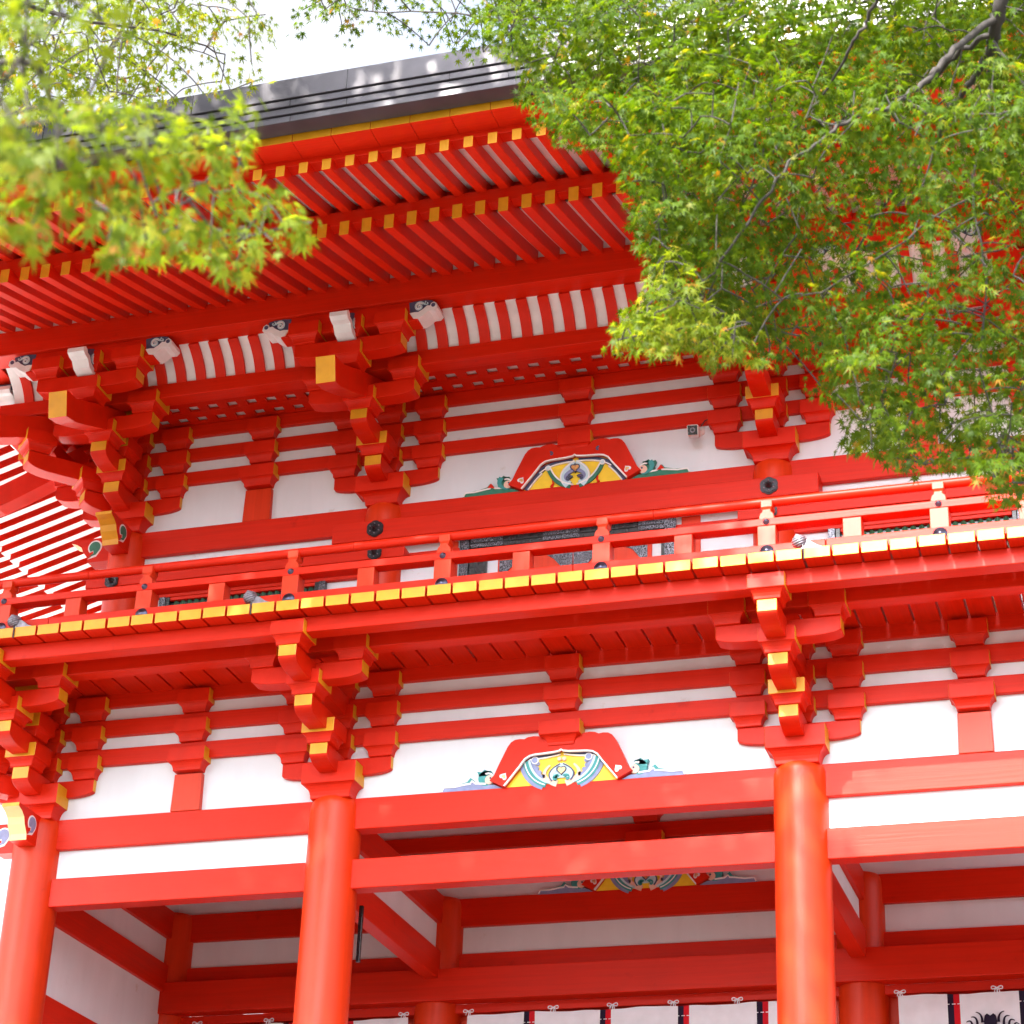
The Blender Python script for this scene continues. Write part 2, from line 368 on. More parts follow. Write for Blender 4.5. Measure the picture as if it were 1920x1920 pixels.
# ------------------------------------------------------------------ bracket sets
def masu(h=0.1575, hb=0.112, z1=0.217, zf=0.085, ymat=(), scale=1.0):
    """square bearing block with concave lower part; ymat: side faces (0 front,1 right,2 back,3 left) painted yellow"""
    secs = []
    for k in range(6):
        t = k / 5; ang = t * math.pi / 2
        secs.append((hb + (h - hb) * (1 - math.cos(ang)), hb + (h - hb) * (1 - math.cos(ang)), zf * math.sin(ang)))
    secs.append((h, h, z1))
    return MB().loft(secs, 0, lambda k, i: 1 if (i == 5 and k in ymat) else 0)
def arm_profile(end, root, top, hend, hroot):
    """side outline of a bracket arm: (distance, z), lower end rounded up to the end grain"""
    pts = [(0, top), (end, top), (end, top - hend)]
    mats = [0, 1]
    n = 7
    for k in range(1, n + 1):
        t = k / n * math.pi / 2
        pts.append((end - (end - root) * (1 - math.cos(t)), top - hend - (hroot - hend) * math.sin(t)))
    pts.append((0, top - hroot))
    return pts
def out_arm(mb, end, top, w=0.085, hend=0.105, hroot=0.185, root=None):
    p = arm_profile(end, end - 0.25 if root is None else root, top, hend, hroot)
    em = [0] * len(p); em[1] = 1
    mb.prism([(-d, z) for d, z in p], -w, w, 'yz', 0, em)
def cross_arm(mb, half, y, top, w=0.085, hend=0.115, hroot=0.165):
    q = arm_profile(half, half - 0.27, top, hend, hroot)
    right = q[:-1]; left = [(-d, z) for d, z in q[1:-1]][::-1]
    poly = right[1:] + left
    em = [0] * len(poly); em[0] = 1; em[-2] = 1
    # edges: poly[0]->poly[1] is the right end grain; the left one is the last-but-one edge
    mb.prism(poly, y - w, y + w, 'xz', 0, em)
FL = 0.0
def bracket(T0, P, zc, steps, blocks, nose=None, half=0.535, off=0.43, hd=0.262, base=0.19):
    """local frame: x along the wall, -y outward, z absolute. T0: top of the first arm, P: tier pitch"""
    arms = MB(); blk = []
    T = [T0 + k * P for k in range(4)]
    cross_arm(arms, half, 0, T[0])
    for k, e in enumerate(steps): out_arm(arms, e, T[k])
    cross_arm(arms, half, -blocks[1], T[2])
    # daito
    secs = []
    for k in range(7):
        t = k / 6 * math.pi / 2
        secs.append((base + (hd - base) * (1 - math.cos(t)), base + (hd - base) * (1 - math.cos(t)), (zc[1] - zc[0]) * math.sin(t)))
    secs.append((hd, hd, zc[2] - zc[0]))
    blk.append((MB().loft(secs, 0, lambda k, i: 1 if (i == 6 and k in (1, 3)) else 0), (0, 0, zc[0])))
    for k in range(3):
        for s in (-1, 0, 1): blk.append((masu(ymat=(1, 3)), (s * off, 0, T[k])))
    blk.append((masu(ymat=(0, 2)), (0, -blocks[0], T[0])))
    blk.append((masu(ymat=(1, 3)), (0, -blocks[1], T[1])))
    for s in (-1, 1): blk.append((masu(ymat=(1, 3)), (s * off, -blocks[1], T[2])))
    return arms, blk, T

# lower storey (three steps carrying the balcony)
arms, blk, TL = bracket(8.957, 0.2965, (8.556, 8.682, 8.877), (0.53, 0.96, 1.395), (0.43, 0.86))
blk.append((masu(ymat=(1, 3)), (0, -1.29, TL[2])))
low = build('bracket_set', arms, ['red', 'yellow'], gate, (X1, 0, 0), bevel=0.006)
for mb, p in blk: build('bearing_block', mb, ['red', 'yellow'], low, p, bevel=0.005, local=True)
for x in (X0, X2, X3): dup_tree(low, gate, (x, 0, 0))
dup_tree(low, gate, (X0 + 0.0015, 0.001, 0.0015), -math.pi / 2, core=False)
dg = MB(); [out_arm(dg, e, TL[k] - 0.002, hroot=0.19) for k, e in enumerate((0.62, 1.26, 1.88))]
diag = build('corner_bracket_arm', dg, ['red', 'yellow'], gate, (X0, 0, 0), bevel=0.006); diag.rotation_euler = (0, 0, -math.pi / 4)
for k, e in enumerate((0.55, 1.18, 1.80)): build('bearing_block', masu(ymat=(0,)), ['red', 'yellow'], diag, (0, -e, TL[k]), bevel=0.005, local=True)

# upper storey: two arms, a tail rafter and the eave purlin on a third step
arms, blk, TU = bracket(12.015, 0.275, (11.632, 11.746, 11.917), (0.455, 0.893), (0.37, 0.79), half=0.545, off=0.44, hd=0.25, base=0.165)
T3 = 12.832
V3 = 1.215
cross_arm(arms, 0.545, -V3, T3)
blk += [(masu(ymat=(1, 3)), (s * 0.44, -V3, T3)) for s in (-1, 0, 1)]
blk.append((masu(ymat=(1, 3)), (0, -1.20, 12.555)))
upb = build('bracket_set', arms, ['red', 'yellow'], gate, (U1, YU, 0), bevel=0.006)
for mb, p in blk: build('bearing_block', mb, ['red', 'yellow'], upb, p, bevel=0.005, local=True)
# tail rafter: slants down and out, end grain yellow
tr = MB()
tail = [(-1.79, 12.355), (-1.73, 12.10), (-1.55, 12.135), (-1.30, 12.23), (-1.0, 12.36), (0.0, 12.78), (0.0, 12.98), (-1.15, 12.56), (-1.35, 12.47), (-1.60, 12.37)]
tr.prism(tail, -0.098, 0.098, 'yz', 0, [1, 0, 0, 0, 0, 0, 0, 0, 0, 0])
build('tail_rafter', tr, ['red', 'yellow'], upb, (0, 0, 0), bevel=0.006, local=True)
# purlin support with carved cloud scrolls at its ends and at its middle
sup = MB().box(-0.70, 0.70, -V3 - 0.083, -V3 + 0.083, 12.935, 13.152)
build('purlin_support', sup, ['red_x'], upb, (0, 0, 0), bevel=0.006, local=True)
def spiral(cx, cz, r0, turns, a0, w, sx=1):
    out = []; inn = []; n = int(14 * turns)
    for k in range(n + 1):
        t = k / n; a = a0 + t * turns * 2 * math.pi; r = r0 * (1 - 0.8 * t)
        out.append((cx + sx * r * math.cos(a), cz + r * math.sin(a))); inn.append((cx + sx * (r - w) * math.cos(a), cz + (r - w) * math.sin(a)))
    return out + inn[::-1]
def cloud(kind):
    mb = MB(); 
    if kind == 'end':        # outline in (x, z), band of white paper-scroll below, painted cloud above
        band = [(0.62, 12.985), (0.665, 12.915), (0.74, 12.905), (0.80, 12.935), (0.86, 12.985), (0.93, 12.985), (0.965, 13.02), (0.955, 13.075), (0.92, 13.10), (0.885, 13.085), (0.875, 13.055), (0.835, 13.06), (0.79, 13.02), (0.73, 12.985), (0.68, 12.99)]
        mb.prism(band, -V3 - 0.10, -V3 + 0.10, 'xz', 1)
        body = [(0.60, 13.14), (0.62, 12.98), (0.70, 12.97), (0.80, 13.01), (0.88, 13.06), (0.90, 13.13), (0.82, 13.148), (0.70, 13.15)]
        mb.prism(body, -V3 - 0.085, -V3 + 0.085, 'xz', 0)
        for yy in (-V3 - 0.096,):
            mb.prism(spiral(0.735, 13.065, 0.075, 1.6, 0.3, 0.016), yy, yy + 0.012, 'xz', 2)
            mb.prism(spiral(0.735, 13.065, 0.055, 1.3, 0.6, 0.010), yy - 0.004, yy + 0.01, 'xz', 1)
            mb.prism(spiral(0.83, 13.10, 0.035, 1.0, 2.0, 0.009), yy, yy + 0.012, 'xz', 2)
        mb.tube([(0.915, -V3 - 0.105, 13.055), (0.915, -V3 + 0.105, 13.055)], 0.026, 10, 0)
    else:                    # nose pointing outward, outline in (y, z)
        band = [(-1.20, 12.84), (-1.33, 12.835), (-1.42, 12.865), (-1.47, 12.93), (-1.53, 12.94), (-1.575, 12.965), (-1.575, 13.01), (-1.54, 13.035), (-1.50, 13.02), (-1.49, 12.99), (-1.44, 12.985), (-1.40, 12.93), (-1.32, 12.895), (-1.20, 12.90)]
        mb.prism(band, -0.092, 0.092, 'yz', 1)
        body = [(-1.20, 12.89), (-1.34, 12.90), (-1.41, 12.95), (-1.46, 13.0), (-1.45, 13.06), (-1.38, 13.10), (-1.20, 13.10)]
        mb.prism(body, -0.085, 0.085, 'yz', 0)
        for xx in (0.078, -0.090):
            mb.prism(spiral(-1.345, 12.99, 0.075, 1.6, 0.3, 0.016), xx, xx + 0.016, 'yz', 2)
            mb.prism(spiral(-1.345, 12.99, 0.052, 1.3, 0.6, 0.010), xx - (0.004 if xx < 0 else -0.004), xx + 0.018, 'yz', 1)
        mb.tube([(-0.094, -1.545, 12.99), (0.094, -1.545, 12.99)], 0.03, 10, 1)
    if kind == 'end': mb.v = [(0.62 + (x - 0.62) * 0.80, y, 13.148 + (z - 13.148) * 0.82) for x, y, z in mb.v]
    else: mb.v = [(x * 0.96, y, z - 0.04) for x, y, z in mb.v]
    return mb
ce = build('cloud_carving', cloud('end'), ['indigo', 'white_paint', 'sky'], upb, (0, 0, 0), local=True)
cl = ce.copy(); COL.objects.link(cl); cl.scale = (-1, 1, 1)
build('cloud_carving', cloud('nose'), ['indigo', 'white_paint', 'sky'], upb, (0, 0, 0), local=True)
for x in (U0, U2, U3): dup_tree(upb, gate, (x, YU, 0))
dup_tree(upb, gate, (U0 + 0.0015, YU + 0.001, 0.0015), -math.pi / 2, core=False)
dg = MB(); [out_arm(dg, e, TU[k] - 0.002) for k, e in enumerate((0.56, 1.18))]
T_ = [(y * 1.414, z) for y, z in tail]
dg.prism(T_, -0.098, 0.098, 'yz', 0, [1] + [0] * 9)
diag = build('corner_bracket_arm', dg, ['red', 'yellow'], gate, (U0, YU, 0), bevel=0.006); diag.rotation_euler = (0, 0, -math.pi / 4)
for k, e in enumerate((0.48, 1.08)): build('bearing_block', masu(ymat=(0,)), ['red', 'yellow'], diag, (0, -e, TU[k]), bevel=0.005, local=True)

# wall-plane through beams and mid-bay struts
def tiers(T, x0, x1, y, n=3, top=None):
    for k in range(n):
        z0 = T[k] + 0.132; z1 = T[k + 1] if k + 1 < len(T) else T[k] + 0.29
        beam('wall_plate', x0, x1, y - 0.084, y + 0.084, z0, z1)
tiers(TL, X0 - 0.9, XR, 0.0); tiers([12.015, 12.29, 12.565, 12.84], U0 - 0.55, XR, YU)
tiers(TL, X0, X3, D)
beam('wall_plate', X0 - 0.084, X0 + 0.084, 0.1, 2 * D, TL[0] + 0.132, TL[1] - 0.001, 'red_y')
beam('wall_plate', X0 - 0.084, X0 + 0.084, 0.1, 2 * D, TL[1] + 0.132, TL[2] - 0.001, 'red_y')
for k in range(3): beam('wall_plate', U0 - 0.084, U0 + 0.084, YU + 0.1, YUB, 12.015 + 0.275 * k + 0.132, 12.289 + 0.275 * k, 'red_y')
def strut(x, y, T, zb, hw=0.147, hb=0.19):
    mb = MB(); f = y - 0.085
    mb.prism([(-hw, zb), (hw, zb), (hw - 0.008, T[0] - 0.02), (-hw + 0.008, T[0] - 0.02)], f - 0.004, y + 0.07, 'xz')
    o = build('king_strut', mb, ['red_z'], gate, (x, 0, 0), bevel=0.005)
    build('bearing_block', masu(hb, 0.14, ymat=(1, 3)), ['red', 'yellow'], o, (0, y, T[0] - 0.004), bevel=0.005, local=True)
    for k in (1, 2): build('bearing_block', masu(0.165, 0.118, ymat=(1, 3)), ['red', 'yellow'], o, (0, y, T[k]), bevel=0.005, local=True)
    return o
for x in (X0 + A / 2 + 0.015, X2 + A / 2): strut(x, 0.0, TL, Z_B1T)
for x in (U0 + 1.402, U2 + 1.378): strut(x, YU, TU, Z_UT)

# frog-leg struts of the middle bay
OUT = [(-0.533, -0.005), (-0.590, 0.025), (-0.655, 0.058), (-0.615, 0.105), (-0.575, 0.20), (-0.497, 0.365), (-0.467, 0.405), (-0.43, 0.426), (-0.385, 0.43), (-0.345, 0.425), (-0.31, 0.441), (-0.26, 0.447), (-0.205, 0.442), (-0.15, 0.42), (0, 0.41)]
INN = [(-0.52, -0.005), (-0.385, 0.165), (-0.335, 0.235), (-0.29, 0.263), (-0.24, 0.272), (-0.17, 0.275), (-0.07, 0.281), (-0.02, 0.288), (0, 0.302)]
def mirror(p): return [(-x, z) for x, z in p]
def arch(outer, inner): return outer + mirror(outer[:-1])[::-1] + mirror(inner)[:] [0:0] + [(-x, z) for x, z in inner[:-1]] + inner[::-1]
def band_poly(pts, w0, w1=None):
    """a ribbon along pts with half-width from w0 to w1"""
    n = len(pts); L = []; Rr = []
    for i, p in enumerate(pts):
        a = pts[max(i - 1, 0)]; b = pts[min(i + 1, n - 1)]
        dx, dz = b[0] - a[0], b[1] - a[1]; l = math.hypot(dx, dz) or 1
        wd = w0 if w1 is None else w0 + (w1 - w0) * i / (n - 1)
        L.append((p[0] - dz / l * wd, p[1] + dx / l * wd)); Rr.append((p[0] + dz / l * wd, p[1] - dx / l * wd))
    return L + Rr[::-1]
def bez(p0, p1, p2, n=9):
    return [((1 - t) ** 2 * p0[0] + 2 * t * (1 - t) * p1[0] + t * t * p2[0], (1 - t) ** 2 * p0[1] + 2 * t * (1 - t) * p1[1] + t * t * p2[1]) for t in [k / n for k in range(n + 1)]]
def disc(cx, cz, r, n=14, sx=1.0): return [(cx + sx * r * math.cos(2 * math.pi * k / n), cz + r * math.sin(2 * math.pi * k / n)) for k in range(n)]
def heart(cx, cz, s, tilt=0.0):
    P = []
    for k in range(24):
        t = 2 * math.pi * k / 24; x = 16 * math.sin(t) ** 3; z = -(13 * math.cos(t) - 5 * math.cos(2 * t) - 2 * math.cos(3 * t) - math.cos(4 * t))
        x, z = x * s / 16, z * s / 16
        P.append((cx + x * math.cos(tilt) - z * math.sin(tilt), cz + x * math.sin(tilt) + z * math.cos(tilt)))
    return P
FM = ['red', 'lemon', 'rim', 'teal', 'indigo', 'lilac', 'sky', 'peach', 'gold', 'jade']
def frog(x, y, zb, style, front=0.10):
    """y: face of the wall plaster; parts stand proud of it towards -y"""
    body = MB(); f = y - front
    poly = OUT + mirror(OUT[:-1])[::-1] + [(-a, b) for a, b in INN[:-1]] + INN[::-1]
    body.prism(poly, f, y + 0.01, 'xz', 0)
    edge = [(a, b) for a, b in INN] + mirror(INN[:-1])[::-1]
    body.prism(band_poly(edge, 0.007), f - 0.003, f + 0.02, 'xz', 2)
    for s in (-1, 1):
        body.prism(heart(s * 0.525, 0.085, 0.036, s * 0.6), f - 0.004, f + 0.01, 'xz', 2)
        body.prism(heart(s * 0.522, 0.085, 0.021, s * 0.6), f - 0.007, f + 0.01, 'xz', 8)
        if style == 'upper':
            body.prism(spiral(s * 0.235, 0.335, 0.035, 0.75, 1.2, 0.024, s), f - 0.004, f + 0.01, 'xz', 4)
    o = build('frog_leg_strut', body, FM, gate, (x, 0, zb), bevel=0.004)
    pnl = MB(); g = y - 0.045
    inn2 = [(a, b - 0.002) for a, b in INN] + mirror(INN[:-1])[::-1]
    pnl.prism(inn2, g, y, 'xz', 1)
    L = g - 0.012
    for s in (-1, 1):
        def F(p): return [(s * a, b) for a, b in p]
        if style == 'lower':
            top = bez((-0.30, 0.262), (-0.16, 0.262), (-0.015, 0.292))
            pnl.prism(F(band_poly(top, 0.015, 0.004)), L, g, 'xz', 4)
            pnl.prism(F(band_poly([(a, b - 0.022) for a, b in top], 0.007, 0.004)), L - 0.006, g, 'xz', 2)
            arc = bez((-0.335, 0.225), (-0.30, 0.05), (-0.14, -0.004))
            pnl.prism(F(band_poly([(a - 0.028, b - 0.012) for a, b in arc], 0.034)), L, g, 'xz', 5)
            pnl.prism(F(band_poly(arc, 0.030)), L - 0.006, g, 'xz', 3)
            pnl.prism(F(band_poly([(a + 0.030, b + 0.012) for a, b in arc], 0.010)), L - 0.010, g, 'xz', 6)
            pnl.prism(F(band_poly([(a - 0.010, b - 0.004) for a, b in arc], 0.005)), L - 0.011, g, 'xz', 2)
            pnl.prism(F(band_poly([(a + 0.055, b + 0.022) for a, b in arc], 0.018, 0.010)), L - 0.002, g, 'xz', 5)
            for q in ((-0.225, 0.20), (-0.23, 0.155), (-0.205, 0.115), (-0.17, 0.075)): pnl.prism(F(disc(q[0], q[1], 0.020)), L - 0.003, g, 'xz', 5)
            pnl.prism(F(disc(-0.248, 0.228, 0.035)), L - 0.012, g, 'xz', 2); pnl.prism(F(disc(-0.248, 0.228, 0.026)), L - 0.016, g, 'xz', 5)
            pnl.prism(F(band_poly(bez((-0.04, -0.003), (-0.24, 0.06), (-0.11, 0.175)), 0.03, 0.008)), L - 0.003, g, 'xz', 7)
            pnl.prism(F(band_poly(bez((0, 0.165), (-0.135, 0.11), (-0.075, 0.035)), 0.026, 0.016)), L - 0.010, g, 'xz', 6)
            pnl.prism(F(band_poly(bez((-0.012, 0.178), (-0.165, 0.11), (-0.085, 0.022)), 0.006)), L - 0.013, g, 'xz', 4)
            pnl.prism(F(spiral(-0.05, 0.042, 0.046, 0.85, 0.6, 0.034)), L - 0.016, g, 'xz', 3)
            pnl.prism(F(disc(-0.022, 0.226, 0.018)), L - 0.012, g, 'xz', 7)
        else:
            top = bez((-0.36, 0.185), (-0.25, 0.275), (-0.03, 0.272))
            pnl.prism(F(band_poly(top, 0.022, 0.010)), L, g, 'xz', 4)
            pnl.prism(F(band_poly([(a + 0.004, b - 0.022) for a, b in top], 0.006)), L - 0.005, g, 'xz', 2)
            pnl.prism(F(band_poly([(-0.49, 0.0), (-0.43, 0.09), (-0.35, 0.175), (-0.29, 0.215)], 0.022, 0.012)), L - 0.003, g, 'xz', 4)
            pnl.prism(F(band_poly([(-0.465, -0.004), (-0.40, 0.085), (-0.33, 0.16)], 0.006)), L - 0.006, g, 'xz', 2)
            pnl.prism(F(disc(-0.27, 0.205, 0.028)), L - 0.012, g, 'xz', 2); pnl.prism(F(disc(-0.27, 0.205, 0.018)), L - 0.016, g, 'xz', 6)
            arm_ = bez((-0.265, 0.19), (-0.20, 0.03), (-0.04, -0.004))
            pnl.prism(F(band_poly(arm_, 0.018, 0.034)), L - 0.006, g, 'xz', 9); pnl.prism(F(band_poly([(a + 0.022, b + 0.004) for a, b in arm_], 0.007)), L - 0.009, g, 'xz', 2)
            pnl.prism(F(band_poly([(-0.235, 0.0), (-0.215, 0.035), (-0.225, 0.07)], 0.014, 0.003)), L - 0.004, g, 'xz', 0)
            pnl.prism(F(band_poly(bez((0, 0.235), (-0.19, 0.12), (-0.06, 0.0)), 0.030, 0.04)), L - 0.008, g, 'xz', 6)
            pnl.prism(F(band_poly(bez((0, 0.165), (-0.15, 0.10), (-0.06, 0.045)), 0.018, 0.014)), L - 0.013, g, 'xz', 5)
            pnl.prism(F(spiral(-0.058, 0.06, 0.048, 0.85, 0.6, 0.034)), L - 0.016, g, 'xz', 4)
            pnl.prism(F(band_poly(bez((-0.008, 0.255), (-0.20, 0.13), (-0.115, 0.02)), 0.006)), L - 0.012, g, 'xz', 2)
    if style == 'lower':
        pnl.prism([(-0.085, 0.12), (0, 0.185), (0.085, 0.12), (0.06, 0.05), (-0.06, 0.05)], L - 0.006, g, 'xz', 6)
        pnl.prism(heart(0, 0.118, 0.048, math.pi), L - 0.020, g, 'xz', 4); pnl.prism(heart(0.004, 0.114, 0.034, math.pi), L - 0.024, g, 'xz', 8)
    else:
        pnl.prism(heart(0, 0.175, 0.05, math.pi), L - 0.018, g, 'xz', 4); pnl.prism(heart(0.003, 0.172, 0.038, math.pi), L - 0.023, g, 'xz', 8)
    build('carved_panel', pnl, FM, o, (x, 0, zb))
    for s in (-1, 1):
        tl = MB(); h = y - 0.055
        def F(p): return [(s * a, b) for a, b in p]
        a_, b_, c_ = (3, 5, 2) if style == 'lower' else (9, 9, 2)
        base = [(0.55, -0.005), (1.125, -0.005), (1.10, 0.036), (1.02, 0.034), (0.93, 0.05), (0.86, 0.052), (0.835, 0.075), (0.80, 0.05), (0.70, 0.038), (0.62, 0.03)]
        tl.prism(F(base), h, y + 0.005, 'xz', b_)
        tl.prism(F(band_poly([(1.118, 0.0), (1.098, 0.038), (1.0, 0.036), (0.90, 0.052), (0.85, 0.056), (0.835, 0.08), (0.80, 0.054), (0.70, 0.044)], 0.008)), h - 0.006, h + 0.01, 'xz', 2)
        tl.prism(F([(1.09, 0.045), (0.97, 0.052), (0.88, 0.075), (0.85, 0.112), (0.82, 0.088), (0.845, 0.066), (0.95, 0.042)]), h - 0.002, y, 'xz', a_)
        tl.prism(F(disc(0.705, 0.098, 0.072, 18)), h - 0.002, y, 'xz', a_)
        tl.prism(F([(0.77, 0.12), (0.79, 0.165), (0.745, 0.158), (0.72, 0.182), (0.69, 0.165), (0.66, 0.165), (0.70, 0.12)]), h - 0.002, y, 'xz', a_)
        tl.prism(F(spiral(0.675, 0.085, 0.068, 0.9, 1.0, 0.014)), h - 0.009, h + 0.01, 'xz', 2)
        tl.prism(F(disc(0.668, 0.078, 0.042, 16)), h - 0.012, h + 0.01, 'xz', 7)
        tl.prism(F(disc(0.658, 0.092, 0.010, 10)), h - 0.016, h + 0.01, 'xz', 4)
        if style == 'upper':
            tl.prism(F([(0.80, 0.055), (0.84, 0.11), (0.875, 0.065)]), h - 0.008, h + 0.01, 'xz', 0)
            tl.prism(F(band_poly(bez((0.66, 0.03), (0.80, 0.06), (0.735, 0.16)), 0.012, 0.026)), h - 0.011, h + 0.01, 'xz', 3)
        build('leaf_carving', tl, FM, o, (x, 0, zb))
    for k in range(3): build('bearing_block', masu(0.165 if k or style == 'upper' else 0.19, 0.122, ymat=(1, 3)), ['red', 'yellow'], o, (0, -0.004 if style == 'upper' else -0.02, (TU if style == 'upper' else TL)[k] - zb - (0.045 if k == 0 else 0)), bevel=0.005, local=True).location.y += (YU if style == 'upper' else (D if y > 2 else 0))
    return o
frog(MID + 0.018, -0.030, Z_B1T, 'lower')
frog((U1 + U2) / 2 + 0.018, YU - 0.035, Z_UT, 'upper')
frog(MID + 0.018, D - 0.032, Z_B1T, 'lower')

# crossing beam noses at the corner columns, with a painted comma on each side
def nose(x, y, z0, z1, rot, endm, commam, sub):
    mb = MB(); h = z1 - z0
    p = [(-0.05, z1), (-0.62, z1), (-0.62, z1 - 0.12 * h), (-0.555, z1 - 0.2 * h), (-0.50, z1 - 0.34 * h), (-0.475, z1 - 0.55 * h), (-0.42, z1 - 0.80 * h), (-0.41, z0), (-0.05, z0)]
    mb.prism(p, -0.09, 0.09, 'yz', 0, [0, 1, endm, endm, endm, endm, endm, 0, 0])
    o = build('beam_nose', mb, ['red_y', 'yellow', 'pale'], gate, (x, y, 0), bevel=0.004); o.rotation_euler = (0, 0, rot)
    cm = MB(); cy, cz = -0.345, (z0 + z1) / 2 + 0.03
    for s in (-1, 1):
        for rr, t, m_ in ((0.078, 0.093, 1), (0.062, 0.097, 0)):
            q = [(cy + rr * math.cos(a), cz + rr * math.sin(a)) for a in [R(-30 + 16 * k) for k in range(17)]] + [(cy - rr * 0.2, cz - rr * 0.55), (cy - rr * 0.1, cz - rr * 1.1), (cy - rr * 0.9, cz - rr * 1.65), (cy + rr * 0.3, cz - rr * 1.35)]
            cm.prism(q, s * (t - 0.006), s * t, 'yz', m_)
    build('comma_mark', cm, [commam, 'rim'], o, (0, 0, 0), local=True)
nose(X0, 0, Z_B1B, Z_B1T, 0, 2, 'lilac', 0); nose(X0, 0, Z_B1B + .002, Z_B1T - .003, -math.pi / 2, 2, 'lilac', 0)
nose(U0, YU, Z_UB, Z_UT, 0, 1, 'jade', 0); nose(U0, YU, Z_UB + .002, Z_UT - .003, -math.pi / 2, 2, 'jade', 0)

# ------------------------------------------------------------------ balcony
ZB, ZF = 9.812, 9.910
beam('balcony_beam', -1.9, XR, -1.375, -1.215, 9.663, ZB - 0.002)
beam('balcony_beam', -1.5, XR, -0.945, -0.782, 9.663, ZB - 0.002)
beam('balcony_beam', -1.375, -1.215, -1.21, 2 * D + 1, 9.664, ZB - 0.003, 'red_y')
bf = bpy.data.objects.new('balcony_floor', None); link(bf, gate, (MID, -0.7, ZB))
PB, XB0 = 0.234839, 0.32924
fb = build('floor_board', MB().box(0.010, PB - 0.010, -1.545, 0.10, ZB, ZF, yn=1), ['red_y', 'yellow'], bf, (XB0, 0, 0), bevel=0.004)
for i in range(-8, 48):
    if i == 0: continue
    c = dup(fb, bf, (XB0 + PB * i + random.uniform(-.001, .001), random.uniform(-.003, .003), random.uniform(-.0015, .0015)))
sidef = build('side_floor', MB().box(-1.545, -0.05, 0.104, 2 * D + 1.4, ZB, ZF, xn=1), ['red', 'yellow'], bf)
# railing
rl = bpy.data.objects.new('railing', None); link(rl, gate, (MID, -1.345, ZF))
YR = -1.345
def post_mesh():
    mb = MB(); f, b = -0.075, 0.075
    mb.box(-0.078, 0.078, f, b, 0, 0.32)
    sh = [(-0.066, 0.30)] + [(-0.066 + 0.0, 0.375)] + [(-0.066 + 0.028 * (1 - math.cos(R(a))), 0.375 + 0.065 * math.sin(R(a))) for a in (30, 60, 90)] + [(-0.036, 0.465)]
    mb.prism(sh + mirror(sh)[::-1], f + 0.008, b - 0.008, 'xz', 0)
    secs = [(0.036, 0.05, 0.46), (0.040, 0.055, 0.475), (0.050, 0.065, 0.49), (0.050, 0.065, 0.555)]
    mb.loft(secs)
    return mb
p0 = build('railing_post', post_mesh(), ['red_z'], rl, (1.541, YR, ZF), bevel=0.005)
boss = MB(); boss.lathe([(0.0, 0.034), (0.010, 0.032), (0.018, 0.022), (0.020, 0.014), (0.026, 0.012), (0.030, 0.0)], 16, T=Matrix.Translation((0, 0, 0)) @ Matrix.Rotation(R(90), 4, 'X'))
b0 = build('rail_boss', boss, ['gun'], rl, (1.541, YR - 0.078, 10.250))
disc_ = MB(); disc_.lathe([(0.0, 0.026), (0.022, 0.024), (0.026, 0.014), (0.050, 0.012), (0.055, 0.004), (0.060, 0.0)], 24, T=Matrix.Rotation(R(90), 4, 'X'))
d0 = build('rail_boss', disc_, ['gun'], rl, (1.541, YR - 0.078, 9.975))
for k in range(-2, 8):
    x = 1.541 + 1.4358 * k
    if k == 0 or x > XR: continue
    dup(p0, rl, (x, YR, ZF)); dup(b0, rl, (x, YR - 0.078, 10.250)); dup(d0, rl, (x, YR - 0.078, 9.975))
m0 = build('railing_post', MB().box(-0.078, 0.078, -0.070, 0.070, 0, 0.31), ['red_z'], rl, (1.541 + 0.7179, YR, ZF), bevel=0.005)
for k in range(-2, 7):
    if k: dup(m0, rl, (1.541 + 0.7179 + 1.4358 * k, YR, ZF))
xl = -1.345
cuts = [xl - 0.25, 0.60, 2.90, 5.6, 7.78, XR]
for a_, b_ in zip(cuts[:-1], cuts[1:]):
    build('base_rail', MB().box(a_ + 0.0025, b_ - 0.0025, YR - 0.077, YR + 0.06, ZF + 0.002, 10.037), ['red_x'], rl, bevel=0.006)
build('middle_rail', MB().box(xl - 0.25, XR, YR - 0.080, YR + 0.05, 10.213, 10.283), ['red_x'], rl, bevel=0.006)
for a_, b_ in zip([xl - 0.35, 0.93, 3.55, 6.3, 9.0], [0.926, 3.546, 6.296, 8.996, XR]):
    build('top_rail', MB().tube([(a_, YR, 10.468), (b_, YR, 10.468)], 0.042, 18), ['red_x'], rl)
for k in range(3):
    sp = [(0, 0.31)]
dup(p0, rl, (xl, 1.0, ZF), math.pi / 2); dup(p0, rl, (xl, 2.4, ZF), math.pi / 2)
build('middle_rail', MB().box(xl - 0.079, xl + 0.05, -1.2, 7, 10.213, 10.283), ['red_y'], rl)
build('top_rail', MB().tube([(xl, -1.7, 10.468), (xl, 7, 10.468)], 0.042, 18), ['red_y'], rl)
build('base_rail', MB().box(xl - 0.077, xl + 0.06, -1.2, 7, ZF + 0.002, 10.037), ['red_y'], rl)

